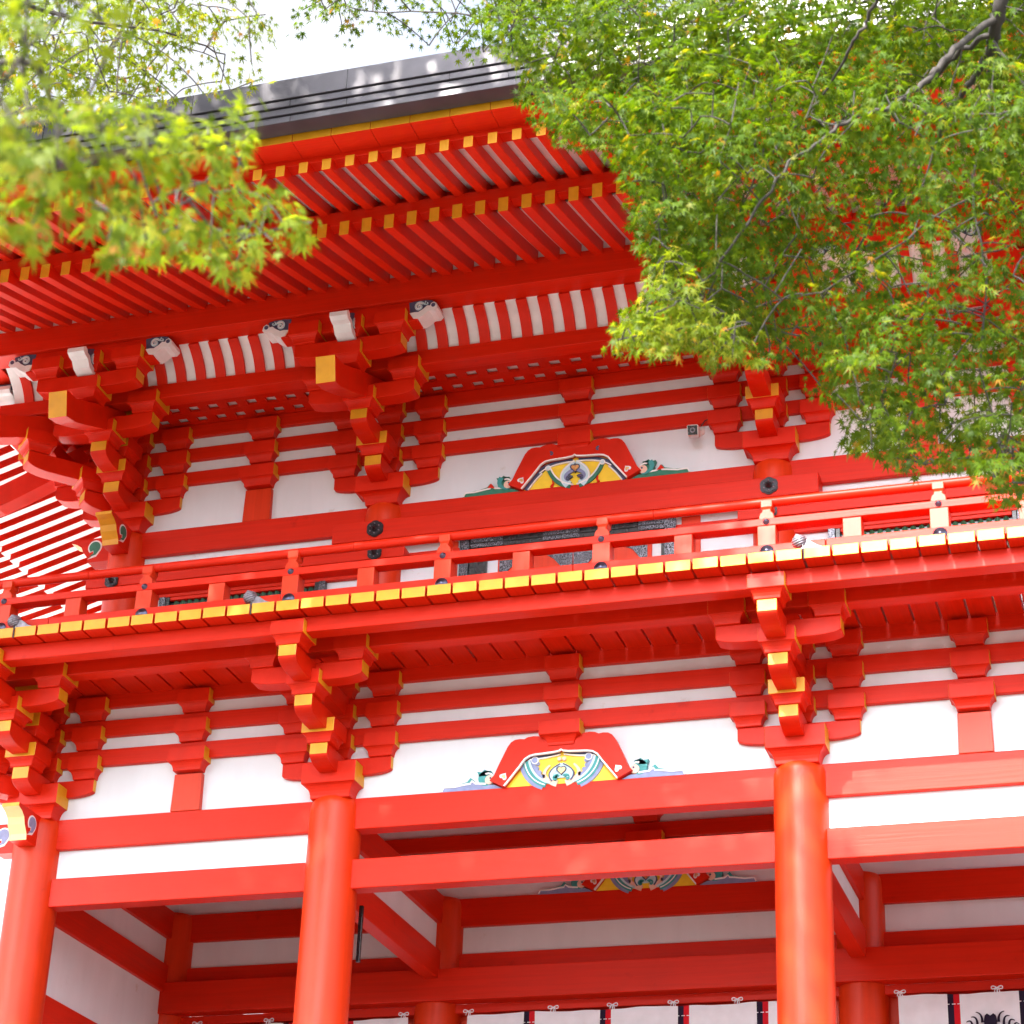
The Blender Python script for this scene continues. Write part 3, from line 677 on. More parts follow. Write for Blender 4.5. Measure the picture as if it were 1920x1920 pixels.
# ------------------------------------------------------------------ upper wall behind the railing
beam('head_rail', 2.760, 7.505, YU - 0.245, YU - 0.03, 11.205, 11.414)
beam('head_rail', 0.145, 3.518, YU - 0.243, YU - 0.03, 11.000, 11.100)
beam('head_rail', 6.751, 10.3, YU - 0.243, YU - 0.03, 11.004, 11.108)
beam('wall_rail', U0, U1, YU - 0.075, YU + 0.05, 10.90, 11.21); beam('wall_rail', U2, U3, YU - 0.075, YU + 0.05, 10.90, 11.21)
beam('wall_rail', U1, U2, YU - 0.060, YU + 0.05, 10.96, 11.12)
beam('wall_rail', 3.82, 3.99, YU - 0.05, YU + 0.02, 9.9, 11.2, 'red_z'); beam('wall_rail', 6.18, 6.36, YU - 0.05, YU + 0.02, 9.9, 11.2, 'red_z')
def hexflower(r):
    mb = MB()
    pts = []
    for k in range(48):
        a = 2 * math.pi * k / 48; pts.append((r * (0.90 + 0.10 * abs(math.cos(3 * (a - math.pi / 2)))) * math.cos(a), r * (0.90 + 0.10 * abs(math.cos(3 * (a - math.pi / 2)))) * math.sin(a)))
    mb.prism(pts, -0.014, 0.0, 'xz', 0)
    mb.prism([(x * 0.86, z * 0.86) for x, z in pts], -0.022, 0.0, 'xz', 0)
    for k in range(6):
        a = math.pi / 2 + k * math.pi / 3
        mb.lathe([(0.0, 0.034), (r * 0.06, 0.032), (r * 0.10, 0.02)], 10, 1, Matrix.Translation((r * 0.58 * math.cos(a), 0, r * 0.58 * math.sin(a))) @ Matrix.Rotation(R(90), 4, 'X'))
    mb.lathe([(0, 0.075), (r * 0.14, 0.07), (r * 0.20, 0.05), (r * 0.22, 0.035), (r * 0.36, 0.033), (r * 0.40, 0.02)], 20, 0, Matrix.Rotation(R(90), 4, 'X'))
    return mb
for x, z, r in ((3.205, 11.318, 0.088), (7.05, 11.318, 0.088), (3.217, 11.058, 0.075), (0.436, 11.052, 0.075), (7.05, 11.060, 0.075)):
    build('hexagonal_boss', hexflower(r), ['iron', 'grey'], gate, (x, YU - 0.245, z))
# doors
dr = bpy.data.objects.new('door', None); link(dr, gate, (5.12, YU, 9.9))
fr = MB(); f = YU - 0.09
for x0, x1 in ((4.02, 4.11), (6.03, 6.13)): fr.box(x0, x1, f, YU + 0.02, 9.91, 11.185, 1)
fr.box(4.115, 6.025, f, YU + 0.02, 11.075, 11.185, 0)
for xa in (4.13, 4.85, 5.78): fr.box(xa, xa + 0.36 * (1 if xa > 4.8 else 0.9), f - 0.006, f, 11.083, 11.177, 1)
fr.box(4.115, 6.025, f - 0.012, f + 0.02, 11.12, 11.135, 0)
for x0, x1 in ((4.112, 4.29), (5.99, 6.028)): fr.box(x0, x1, f + 0.03, YU + 0.01, 9.91, 11.07, 0)
build('door_frame', fr, ['black', 'ornate'], dr, bevel=0.004)
for x0, x1 in ((4.40, 5.155), (5.16, 5.90)): build('door_leaf', MB().box(x0, x1, YU - 0.055, YU + 0.02, 9.91, 11.05), ['red_z'], dr, bevel=0.004)
f2 = YU - 0.066
for P_ in ([(4.42, 10.93), (4.42, 10.72), (4.47, 10.76), (4.52, 10.84), (4.60, 10.90), (4.66, 10.93)],
           [(4.86, 10.96), (4.95, 10.90), (5.00, 10.84), (5.05, 10.79), (5.0775, 10.78), (5.0775, 10.96)],
           [(5.2325, 10.96), (5.2325, 10.78), (5.265, 10.79), (5.31, 10.84), (5.36, 10.90), (5.45, 10.96)],
           [(5.08, 10.7), (5.138, 10.7), (5.138, 11.0), (5.08, 11.0)], [(5.148, 10.7), (5.23, 10.7), (5.23, 11.0), (5.148, 11.0)],
           [(5.64, 10.95), (5.72, 10.91), (5.78, 10.83), (5.84, 10.74), (5.86, 10.73), (5.86, 10.95)]):
    build('metal_fitting', MB().prism(P_, f2, f2 + 0.012, 'xz', 0), ['ornate'], dr)
# lattice windows
def window(x0, x1):
    o = bpy.data.objects.new('lattice_window', None); link(o, gate, ((x0 + x1) / 2, YU, 10.4))
    fm = MB(); f = YU - 0.085
    fm.box(x0, x0 + 0.065, f - 0.006, YU, 9.92, 10.899, 1); fm.box(x1 - 0.065, x1, f - 0.006, YU, 9.92, 10.899, 1)
    fm.box(x0 + 0.07, x0 + 0.11, f, YU, 9.92, 10.895, 0); fm.box(x1 - 0.11, x1 - 0.07, f, YU, 9.92, 10.895, 0)
    fm.box(x0 + 0.112, x1 - 0.112, f + 0.01, YU, 10.862, 10.896, 2)
    build('window_frame', fm, ['black', 'ornate', 'red_x'], o, bevel=0.003)
    lt = MB(); n = int((x1 - x0 - 0.24) / 0.072)
    for k in range(n):
        xx = x0 + 0.13 + (k + 0.5) * (x1 - x0 - 0.26) / n
        lt.prism([(xx - 0.026, YU - 0.035), (xx, YU - 0.062), (xx + 0.026, YU - 0.035)], 9.93, 10.861, 'xy', 0)
    lt.box(x0 + 0.11, x1 - 0.11, YU - 0.037, YU - 0.032, 9.93, 10.861, 1)
    build('green_lattice', lt, ['green', 'black'], o)
window(0.90, 2.66); window(7.55, 9.30)

# ------------------------------------------------------------------ eaves
SR = 0.2122
YP, ZPB, ZPT = -1.03, 13.152, 13.43               # eave purlin
YJ, ZJ = -2.70, 12.885                             # end of the base rafters (lower edge)
YH, ZH = -3.66, 12.885                             # end of the flying rafters
XJ0 = 0.545                                        # left edge of base rafter 0 at its end
def lift(x): return 0.020 * max(0.0, (2.4 - x) / 2.6) ** 2 * 2.3
beam('eave_purlin', -1.0, XR, YP - 0.125, YP + 0.11, ZPB, ZPT)
beam('eave_purlin', U0 - V3 - 0.125, U0 - V3 + 0.11, YU - V3 + 0.1, YUB + 1.2, ZPB, ZPT - 0.002, 'red_y')
beam('step_beam', -0.75, XR, YU - 0.79 - 0.083, YU - 0.79 + 0.083, TU[2] + 0.145, 12.870)
beam('step_beam', U0 - 0.79 - 0.083, U0 - 0.79 + 0.083, -0.5, YUB, TU[2] + 0.145, 12.869, 'red_y')
# curved ribs between step beam and purlin, white boards behind them
def cove(n=10, dn=0.0):
    P = []
    for k in range(n + 1):
        t = k / n; y = (1 - t) ** 2 * -0.655 + 2 * t * (1 - t) * -0.715 + t * t * -0.925; z = (1 - t) ** 2 * 12.868 + 2 * t * (1 - t) * 13.04 + t * t * 13.155
        ty = 2 * (1 - t) * (-0.715 + 0.655) + 2 * t * (-0.925 + 0.715); tz = 2 * (1 - t) * (13.04 - 12.868) + 2 * t * (13.155 - 13.04)
        l = math.hypot(ty, tz); P.append((y + tz / l * dn * -1 * -1 * -1, z + ty / l * dn * 1))
    return P
def cove_strip(x0, x1, d0, d1):
    return cove(10, d0) + cove(10, d1)[::-1]
build('cove_board', MB().prism(cove(10, 0.0) + cove(10, -0.015)[::-1], -0.6, XR, 'yz', 0), ['white_paint'], gate)
rb = build('cove_rib', MB().prism(cove(10, 0.034) + cove(10, 0.0005)[::-1], -0.052, 0.052, 'yz', 0), ['red'], gate, (0.9, 0, 0), bevel=0.003)
XRIB = 4.501 - 0.052                               # centre of a rib
for i in range(-22, 32):
    x = XRIB + i * 0.2117
    if -0.5 < x < 10.6: dup(rb, gate, (x, 0, 0))
gate.children  # (first rib is moved onto the grid)
rb.location.x = XRIB - 23 * 0.2117 - wl(gate).x
# flat lattice ceiling between wall and step beam
lat = MB()
for j, yc in enumerate((0.125, -0.085, -0.295, -0.505)): lat.box(-0.6, XR, yc - 0.0525, yc + 0.0525, 12.842, 12.872)
for i in range(-22, 32): 
    x = XRIB + 0.02 + i * 0.2117
    lat.box(x - 0.051, x + 0.051, -0.56, 0.17, 12.844, 12.871)
build('lattice_ceiling', lat, ['red'], gate)
build('ceiling_board', MB().box(-0.6, XR, -0.56, 0.17, 12.886, 12.895), ['white_paint'], gate)

def rafter_mesh(y0, z0, y1, z1, w, h, sag, n=8):
    """bent square timber from (y0,z0) to its yellow end (y1,z1); z is the lower edge"""
    mb = MB(); lo = []; up = []
    for k in range(n + 1):
        t = k / n; s = 4 * t * (1 - t) * sag
        lo.append((y0 + (y1 - y0) * t, z0 + (z1 - z0) * t - s)); up.append((lo[-1][0], lo[-1][1] + h))
    mb.prism(lo + up[::-1], 0, w, 'yz', 0, [0] * n + [1] + [0] * n + [0])
    return mb
SLJ = (ZPT - ZJ) / (YP - YJ)
yin = 0.0; zin = ZPT + SLJ * (yin - YP)
HJ, HH = 0.147, 0.112
jr = rafter_mesh(yin, zin, YJ, ZJ, 0.092, HJ, 0.022)
ZK = ZJ + 0.147 + 0.125                            # underside of flying rafters over the eave beam
hr = rafter_mesh(YJ + 0.75, ZK + 0.215, YH, ZH, 0.083, HH, 0.020)
j0 = build('base_rafter', jr, ['red_y', 'yellow'], gate, (XJ0, 0, lift(XJ0)), bevel=0.004)
h0 = build('flying_rafter', hr, ['red_y', 'yellow'], gate, (XJ0, 0, lift(XJ0)), bevel=0.004)
xc = U0 - V3                                        # the hip starts here
for i in range(-18, 49):
    if i == 0: continue
    x = XJ0 + i * SR
    if x < xc + 0.2:                                # jack rafters that die into the hip
        d = xc + 0.2 - x
        if YP - d > YJ + 0.1:
            q = rafter_mesh(YP - d, ZPT - SLJ * d, YJ, ZJ, 0.092, HJ, 0.01); build('base_rafter', q, ['red_y', 'yellow'], gate, (x, 0, lift(x)))
        if YP - d > YH + 0.15: 
            ys = min(YJ + 0.3, YP - d); q = rafter_mesh(ys, ZH + (ZK + 0.215 - ZH) * (ys - YH) / (YJ + 0.75 - YH), YH, ZH, 0.083, HH, 0.004); build('flying_rafter', q, ['red_y', 'yellow'], gate, (x, 0, lift(x)))
    else:
        dup(j0, gate, (x, 0, lift(x))); dup(h0, gate, (x, 0, lift(x)))
XE = U0 - 3.66 + 0.0 - YU * 0                       # left end of the eave
def ebeam(name, y0, y1, z0, z1, m, mats=None):
    """long eave member that lifts towards the corner"""
    xs = [-3.6 + 0.5 * k for k in range(13)] + [XR]; mb = MB(); v = []; f = []
    for x in xs:
        l = lift(x); v += [(x, y0, z0 + l), (x, y1, z0 + l), (x, y1, z1 + l), (x, y0, z1 + l)]
    for i in range(len(xs) - 1):
        for k in range(4): k2 = (k + 1) % 4; f.append((i * 4 + k, i * 4 + k2, i * 4 + 4 + k2, i * 4 + 4 + k))
    n = len(xs) * 4 - 4; f += [(0, 3, 2, 1), (n, n + 1, n + 2, n + 3)]
    mb.add(v, f); return build(name, mb, [m], gate, bevel=0.004)
ebeam('eave_beam', YJ + 0.05, YJ + 0.17, ZJ + HJ, ZK + 0.02, 'red_x'); ebeam('eave_beam', YJ + 0.172, YJ + 0.22, ZJ + HJ + 0.05, ZK + 0.15, 'red_x')
ebeam('eave_fascia', YH + 0.03, YH + 0.16, ZH + HH, ZH + 0.215, 'red_x')
# soffit boards (white) over both tiers
def slab(p, x0, x1, m, name='soffit_board'): return build(name, MB().prism(p, x0, x1, 'yz', 0), [m], gate)
def over(mb_pts, dz, th): return [(y, z + dz) for y, z in mb_pts] + [(y, z + dz + th) for y, z in mb_pts[::-1]]
LJ = [(yin + (YJ - yin) * k / 8, zin + (ZJ - zin) * k / 8 - 4 * (k / 8) * (1 - k / 8) * 0.022) for k in range(9)]
LH = [(YJ + 0.75 + (YH - YJ - 0.75) * k / 8, ZK + 0.215 + (ZH - ZK - 0.19) * k / 8 - 4 * (k / 8) * (1 - k / 8) * 0.020) for k in range(9)]
slab(over([p for p in LJ if p[0] > YJ + 0.2], HJ - 0.006, 0.02), xc, XR, 'white_paint'); slab(over([p for p in LH if p[0] > YH + 0.1], HH - 0.005, 0.02), -3.2, XR, 'white_paint')
# shingle-end boards with yellow faces, brown lining, layered dark roof edge
ub = MB(); ubx = []
x = 3.393 - 0.3535 * 20; k = 0
while x < XR:
    l = lift(x + 0.17); ub.box(x + 0.0025, x + 0.351, -3.88, -3.5, 13.058 + l, 13.146 + l, 0, yn=1); x += 0.3535
build('infill_board', MB().box(-1.0, XR, YP - 0.10, YP - 0.085, ZPT - 0.01, ZPT + 0.19), ['white_paint'], gate)
build('eave_shingle_board', ub, ['red_x', 'yellow'], gate)
ebeam('eave_lining', -4.04, -3.82, 13.150, 13.19, 'brown')
for k in range(4):
    z0 = 13.118 + 0.0705 * k; h = 0.063 if k < 3 else 0.205
    xs = [-4.2, -3.0]; o = ebeam('roof_edge_sheet', -4.075 - 0.016 * k, -3.9, z0, z0 + h, 'copper')
ebeam('roof_edge_core', -4.06, -3.85, 13.16, 13.5, 'black')
sm = MB()
for k in range(4):
    for q in range(11):
        xx = -3.5 + 1.42 * q + (0.71 if k % 2 else 0.2); l = lift(xx); z0 = 13.118 + 0.0705 * k
        sm.box(xx, xx + 0.005, -4.0785 - 0.016 * k, -4.07 - 0.016 * k, z0 + l, z0 + l + (0.063 if k < 3 else 0.2))
build('sheet_seam', sm, ['black'], gate)
# roof surface and gable block above (seen only from other places)
rf = MB(); prof = [(-4.12, 13.53), (-3.0, 13.75), (-1.5, 14.25), (0.5, 15.2), (3.03, 17.0), (5.6, 15.2), (7.6, 14.25), (9.1, 13.75), (10.2, 13.53), (10.1, 13.40), (3.03, 16.5), (-4.0, 13.40)]
rf.prism(prof, -3.3, 13.5, 'yz', 0)
build('roof', rf, ['copper'], gate)
build('roof_underside', MB().box(U0 - 0.4, U3 + 0.4, YU + 0.04, YUB, 12.90, 13.42), ['red'], gate)

# left side eave: rafters running out to the left
ls = rafter_mesh(0.0, 0.0, -1.63, -0.545, 0.092, HJ, 0.022)
sd_ = MB()
def side_rafter(y0, z0, x_in, x_out, zi, zo, w, h, sag):
    mb = rafter_mesh(-x_in, zi, -x_out, zo, w, h, sag); return mb
TS = Matrix.Rotation(-math.pi / 2, 4, 'Z')
def under_white(mb):
    """white on the undersides of the side eave's rafters, red flanks"""
    out = []
    for f, m_ in zip(mb.f, mb.m):
        p = [Vector(mb.v[i]) for i in f]; n = sum((p[i].cross(p[(i + 1) % len(p)]) for i in range(len(p))), Vector())
        out.append(2 if m_ == 0 and len(f) == 4 and abs(n.normalized().z) > 0.5 else m_)
    return out
js = MB(); tmp = rafter_mesh(0.15, ZPT + SLJ * (0.15 + V3), -(3.06 - 0.15) + 0.0, ZJ, 0.092, HJ, 0.022)
js.add(tmp.v, tmp.f, under_white(tmp), False, TS)
hs = MB(); tmp = rafter_mesh(-2.1, ZK + 0.215, -3.86, ZH, 0.083, HH, 0.02); hs.add(tmp.v, tmp.f, under_white(tmp), False, TS)
js0 = build('base_rafter', js, ['red_y', 'yellow', 'rim'], gate, (U0, 0.20, 0)); hs0 = build('flying_rafter', hs, ['red_y', 'yellow', 'rim'], gate, (U0, 0.20, 0))
for i in range(-5, 34):
    y = 0.20 + i * SR
    if i and y > -1.0: dup(js0, gate, (U0, y, 0))
    if i: dup(hs0, gate, (U0, y, 0))
sb = MB(); sb.prism([(0.2 - V3 * 0, 0)] * 0 or [(U0 - 0.0, ZPT + SLJ * V3 + 0.141), (U0 - 2.9, ZJ + 0.141), (U0 - 2.9, ZJ + 0.161), (U0, ZPT + SLJ * V3 + 0.161)], -1.1, 8.0, 'xz', 0)
sb.prism([(U0 - 2.1, ZK + 0.32), (U0 - 3.86, ZH + 0.107), (U0 - 3.86, ZH + 0.127), (U0 - 2.1, ZK + 0.34)], -2.8, 8.0, 'xz', 0)
build('soffit_board', sb, ['white_paint'], gate)
beam('eave_beam', U0 - 2.86, U0 - 2.70, -2.6, 8, ZJ + HJ, ZK + 0.03, 'red_y')
beam('eave_fascia', U0 - 3.86, U0 - 3.72, -3.5, 8, ZH + HH, ZH + 0.26, 'red_y')
hp = rafter_mesh(0.0, ZPT + SLJ * V3 - 0.05, -4.1 * 1.36, ZH + 0.02, 0.2, 0.26, 0.03)
hip = build('hip_rafter', hp, ['red_y', 'yellow'], gate, (U0 - 0.07, YU + 0.07, 0), bevel=0.006); hip.rotation_euler = (0, 0, -math.pi / 4)
build('conduit', MB().tube([(-0.55, 3.6, 13.12), (-1.4, 3.6, 12.93), (-2.3, 3.62, 12.75)], 0.012, 8), ['black'], gate)
build('notice_board', MB().box(3.165, 3.200, 0.30, 0.335, 7.17, 7.69), ['black'], gate, bevel=0.004)

# ------------------------------------------------------------------ curtains in the inner bays
def curtain(x0, x1, stripes, ties, label, emblem=None):
    root = empty('festival_curtain', ((x0 + x1) / 2, 2.86, 5.6), label, 'curtain', 'white shrine curtains in the lower bays')
    zt, zb = 7.345, 5.6
    def sag(x): return 0.006 * math.sin(x * 5.1) + 0.004 * math.sin(x * 11.3)
    def strip(a, b, mi):
        mb = MB(); n = max(2, int((b - a) / 0.03)); v = []; f = []
        for i in range(n + 1):
            x = a + (b - a) * i / n
            for j in range(13):
                z = zt - (zt - zb) * j / 12; y = 2.86 + 0.010 * math.sin(x * 9 + 0.4 * j) * (0.3 + j / 12) + 0.006 * math.sin(x * 23 + j)
                v.append((x, y, z + sag(x)))
        for i in range(n):
            for j in range(12): f.append((i * 13 + j, i * 13 + j + 1, (i + 1) * 13 + j + 1, (i + 1) * 13 + j))
        mb.add(v, f, 0, True); return mb
    edges = [x0] + [e for s in stripes for e in (s, s + 0.112)] + [x1]
    for i in range(0, len(edges) - 1, 2):
        if edges[i + 1] > edges[i] + 0.01: build('cloth', strip(edges[i], edges[i + 1], 0), ['cloth'], root)
    for s in stripes:
        build('dark_stripe', strip(s, s + 0.057, 0), ['cloth_black'], root); build('red_stripe', strip(s + 0.057, s + 0.112, 0), ['cloth_red'], root)
    st_ = MB()
    for s in stripes:
        for q in (-0.012, 0.042, 0.092): st_.box(s + q, s + q + 0.032, 2.836, 2.84, 7.238, 7.245)
    build('stitching', st_, ['cloth'], root)
    for t in ties:
        kb = MB(); z = 7.368
        for s in (-1, 1):
            lp = [(t + s * 0.045 * math.sin(a) , 2.842 - 0.01 * math.sin(a * 2), z + 0.018 * math.sin(2 * a) * s + 0.01) for a in [math.pi * k / 10 for k in range(11)]]
            lp = [(t + s * (0.004 + 0.048 * math.sin(math.pi * k / 10)), 2.845, z + 0.014 + 0.014 * math.sin(2 * math.pi * k / 10)) for k in range(11)]
            kb.tube(lp, 0.0055, 6)
            kb.tube([(t, 2.84, z + 0.012), (t + s * 0.02, 2.838, z - 0.01), (t + s * 0.024, 2.838, z - 0.03)], 0.005, 6)
        kb.tube([(t, 2.86, 7.33), (t, 2.85, z + 0.012)], 0.007, 6)
        build('tie_cord', kb, ['cloth'], root)
    if emblem:
        eb = MB(); ex, ez = emblem; y = 2.835
        eb.prism([(ex + a, ez + b) for a, b in [(-0.012, 0.0), (-0.028, 0.012), (-0.05, -0.005), (-0.062, -0.06), (-0.05, -0.13), (0.05, -0.13), (0.062, -0.06), (0.05, -0.005), (0.028, 0.012), (0.012, 0.0), (0, -0.008)]], y, y + 0.004, 'xz', 0)
        for s in (-1, 1):
            for k in range(4):
                a0 = 0.075 + 0.045 * k
                eb.prism(band_poly(bez((ex + s * a0, ez - 0.07 - 0.035 * k), (ex + s * (a0 - 0.005), ez + 0.02 - 0.02 * k), (ex + s * (a0 + 0.055), ez + 0.028 - 0.045 * k)), 0.013, 0.003), y, y + 0.004, 'xz', 0)
            eb.prism([(ex + s * a, ez + b) for a, b in [(0.08, -0.12), (0.13, -0.105), (0.19, -0.13), (0.19, -0.2), (0.09, -0.2)]], y, y + 0.004, 'xz', 0)
        build('crest', eb, ['cloth_black'], root)
    return root
curtain(0.42, 2.745, [0.75, 1.40, 2.05], [0.45, 1.244, 1.9, 2.70], 'white curtain with dark and red stripes in the narrow bay nearest the corner column')
curtain(3.366, 6.86, [3.955, 4.728, 5.504, 6.274], [3.382, 4.256, 4.855, 5.462, 6.09, 6.8], 'wide white curtain with four dark and red stripes across the middle bay')
curtain(7.621, 10.0, [8.077, 8.732, 9.39], [7.641, 8.538, 9.2], 'white curtain bearing a black plant crest in the bay right of the thickest column', (8.462, 7.128))

# ------------------------------------------------------------------ small fixtures
cr = empty('security_camera', (6.345, YU - 0.05, 12.02), 'small white bullet camera under the wall beam beside the upper bracket', 'security camera')
TC = Matrix.Translation((6.335, -0.055, 11.997)) @ Vector((0.10, -0.90, -0.36)).to_track_quat('Z', 'Y').to_matrix().to_4x4() @ Matrix.Scale(1.15, 4)
body = MB().loft([(0.040, 0.040, -0.13), (0.046, 0.046, -0.11), (0.046, 0.046, 0.02), (0.042, 0.042, 0.03)], 0, T=TC)
build('housing', body, ['plastic'], cr, bevel=0.012)
fc = MB().loft([(0.039, 0.039, 0.0305), (0.039, 0.039, 0.033)], 0, T=TC); fc.lathe([(0.022, 0.033), (0.022, 0.037), (0.016, 0.037), (0.012, 0.034)], 20, 1, TC); fc.lathe([(0.012, 0.0345), (0.0, 0.036)], 16, 0, TC)
build('lens_face', fc, ['black', 'grey'], cr)
build('mount', MB().lathe([(0.0, 0.02), (0.04, 0.02), (0.042, 0.0), (0.042, -0.025)], 20, 0, Matrix.Translation((6.365, YU - 0.04, 12.085)) @ Matrix.Rotation(R(90), 4, 'X')).tube([(6.365, YU - 0.05, 12.085), (6.35, 0.06, 12.07), (6.34, 0.02, 12.03)], 0.016, 10), ['plastic'], cr)
build('cable', MB().tube([(6.38, YU - 0.09, 12.12), (6.42, YU - 0.10, 12.17), (6.50, YU - 0.095, 12.195), (6.62, YU - 0.10, 12.20)], 0.005, 6), ['black'], cr)
def spot(x, label):
    r_ = empty('spotlight', (x, -1.50, ZF), label, 'spotlight', 'spotlights on the balcony edge')
    TS_ = Matrix.Translation((x - 0.035, -1.495, ZF + 0.082)) @ Matrix.Rotation(R(-20), 4, 'Y') @ Matrix.Rotation(R(22), 4, 'X')
    hd = MB(); prof = [(0.0, 0.075)]
    for k in range(7):
        a0, a1 = R(20 + 20 * k), R(31 + 20 * k)
        prof += [(0.067 * math.sin(a0), 0.064 * math.cos(a0)), (0.067 * math.sin(a1), 0.056 * math.cos(a1)), (0.056 * math.sin(a1) , 0.056 * math.cos(a1) - 0.002), (0.056 * math.sin(a1 + R(6)), 0.056 * math.cos(a1 + R(6)))]
    prof += [(0.0, -0.068)]
    hd.lathe(prof, 22, 0, TS_); build('finned_head', hd, ['grey'], r_)
    arm = MB().prism([(x + 0.01, ZF + 0.10), (x + 0.06, ZF + 0.075), (x + 0.12, ZF + 0.03), (x + 0.185, ZF + 0.008), (x + 0.12, ZF + 0.003), (x - 0.02, ZF + 0.004), (x - 0.03, ZF + 0.04)], -1.515, -1.475, 'xz', 0)
    build('stay_arm', arm, ['grey'], r_, bevel=0.004)
    build('cable', MB().tube([(x + 0.0, -1.545, ZF + 0.03), (x + 0.005, -1.553, ZF - 0.03), (x + 0.008, -1.55, ZB - 0.01)], 0.0055, 6), ['black'], r_)
spot(0.329 + 0.0, 'round grey finned spotlight at the far left end of the balcony edge')
spot(XB0 + 10 * PB, 'round grey finned spotlight on the balcony edge left of the middle bracket column')
spot(XB0 + 31 * PB, 'pale striped spotlight on the balcony edge right of the carved middle bay')

# ------------------------------------------------------------------ trees
def at(px, py, d):
    """the point d metres from the camera in the direction of pixel (px, py) of the 1920 px photograph"""
    v = FW + RT * ((px - 960) / FPX) - UP * ((py - 960) / FPX)
    return CAM + v.normalized() * d
def pix(P):
    d = np.asarray(P) - np.array(CAM); z = d @ np.array(FW)
    return 960 + FPX * (d @ np.array(RT)) / z, 960 - FPX * (d @ np.array(UP)) / z
def inside(poly, x, y):
    x = np.asarray(x, float); y = np.asarray(y, float); r = np.zeros(x.shape, bool); n = len(poly)
    for i in range(n):
        x1, y1 = poly[i]; x2, y2 = poly[(i + 1) % n]
        c = ((y1 > y) != (y2 > y)) & (x < (x2 - x1) * (y - y1) / ((y2 - y1) or 1e-9) + x1)
        r ^= c
    return r
def edge_dist(poly, x, y):
    """signed distance to the outline, positive inside"""
    best = np.full(len(x), 1e9)
    for i in range(len(poly)):
        a = np.array(poly[i], float); b = np.array(poly[(i + 1) % len(poly)], float); ab = b - a
        t = np.clip(((x - a[0]) * ab[0] + (y - a[1]) * ab[1]) / (ab @ ab), 0, 1)
        best = np.minimum(best, np.hypot(x - a[0] - t * ab[0], y - a[1] - t * ab[1]))
    return np.where(inside(poly, x, y), best, -best)

def leaf_template():
    tips = [(0, 1.0), (40, 0.93), (-40, 0.93), (80, 0.70), (-80, 0.70), (122, 0.40), (-122, 0.40)]
    tips.sort(); V = [(0.0, 0.16, 0.0)]; F = []
    n = len(tips); tv = []; vv = []
    for a, r in tips:
        x, y = r * math.sin(R(a)), 0.16 + r * math.cos(R(a)); V.append((x, y, -0.26 * r * r)); tv.append(len(V) - 1)
    val = []
    for i in range(n + 1):
        if i == 0: a, r = -150, 0.16
        elif i == n: a, r = 150, 0.16
        else:
            a = (tips[i - 1][0] + tips[i][0]) / 2; r = 0.30 * min(tips[i - 1][1], tips[i][1]) + 0.04
        V.append((r * math.sin(R(a)), 0.16 + r * math.cos(R(a)), 0.02)); val.append(len(V) - 1)
    for i in range(n): F.append((0, val[i + 1], tv[i], val[i]))
    return np.array(V), F
LV, LF = leaf_template()
def leaf_mesh(name, pos, fwd, nrm, size, material, parent, V=LV, F=LF):
    """one mesh of many small leaves: position, pointing direction, normal and size of each"""
    pos = np.asarray(pos); n = len(pos)
    f = fwd / np.linalg.norm(fwd, axis=1, keepdims=True)
    nn = nrm - f * np.sum(nrm * f, axis=1, keepdims=True); nn /= np.linalg.norm(nn, axis=1, keepdims=True) + 1e-9
    s_ = np.cross(f, nn)
    curl = rng.uniform(0.3, 1.9, n)[:, None]
    P = pos[:, None, :] + size[:, None, None] * (V[None, :, 0:1] * s_[:, None, :] + V[None, :, 1:2] * f[:, None, :] + (V[None, :, 2] * curl)[:, :, None] * nn[:, None, :])
    k = len(V); me = bpy.data.meshes.new(name); q = len(F); m = len(F[0])
    me.vertices.add(n * k); me.vertices.foreach_set('co', P.reshape(-1))
    idx = (np.array(F)[None] + (np.arange(n) * k)[:, None, None]).reshape(-1)
    me.loops.add(len(idx)); me.loops.foreach_set('vertex_index', idx.astype(np.int32))
    me.polygons.add(n * q); me.polygons.foreach_set('loop_start', (np.arange(n * q) * m).astype(np.int32))
    me.polygons.foreach_set('loop_total', np.full(n * q, m, np.int32))
    me.materials.append(M[material]); me.update(calc_edges=True); me.validate()
    o = bpy.data.objects.new(name, me); return link(o, parent)

def spray_leaves(base, direc, n, length, ls):
    """leaves of one flat maple spray: two rows along a drooping twig"""
    d = direc / np.linalg.norm(direc); side = np.cross(d, [0, 0, 1.0]); side /= np.linalg.norm(side) + 1e-9
    t = rng.uniform(0.05, 1.0, n); sg = rng.choice([-1, 1], n); wd = rng.uniform(0.0, 1.0, n) * 0.42 * length * (1.15 - t * 0.8)
    p = base + d * (t * length)[:, None] + side * (sg * wd)[:, None] + np.array([0, 0, -1.0]) * (0.14 * length * t * t + 0.20 * wd)[:, None]
    p += rng.normal(0, 0.016, (n, 3))
    fw = d * rng.uniform(0.2, 1.0, n)[:, None] + side * (sg * rng.uniform(0.1, 1.0, n))[:, None] + np.array([0, 0, -1.0]) * rng.uniform(0.15, 1.2, n)[:, None]
    nr = np.array([0, 0, 1.0]) + rng.normal(0, 0.45, (n, 3)) + d * 0.35
    sz = ls * rng.uniform(0.72, 1.25, n)
    return p, fw, nr, sz

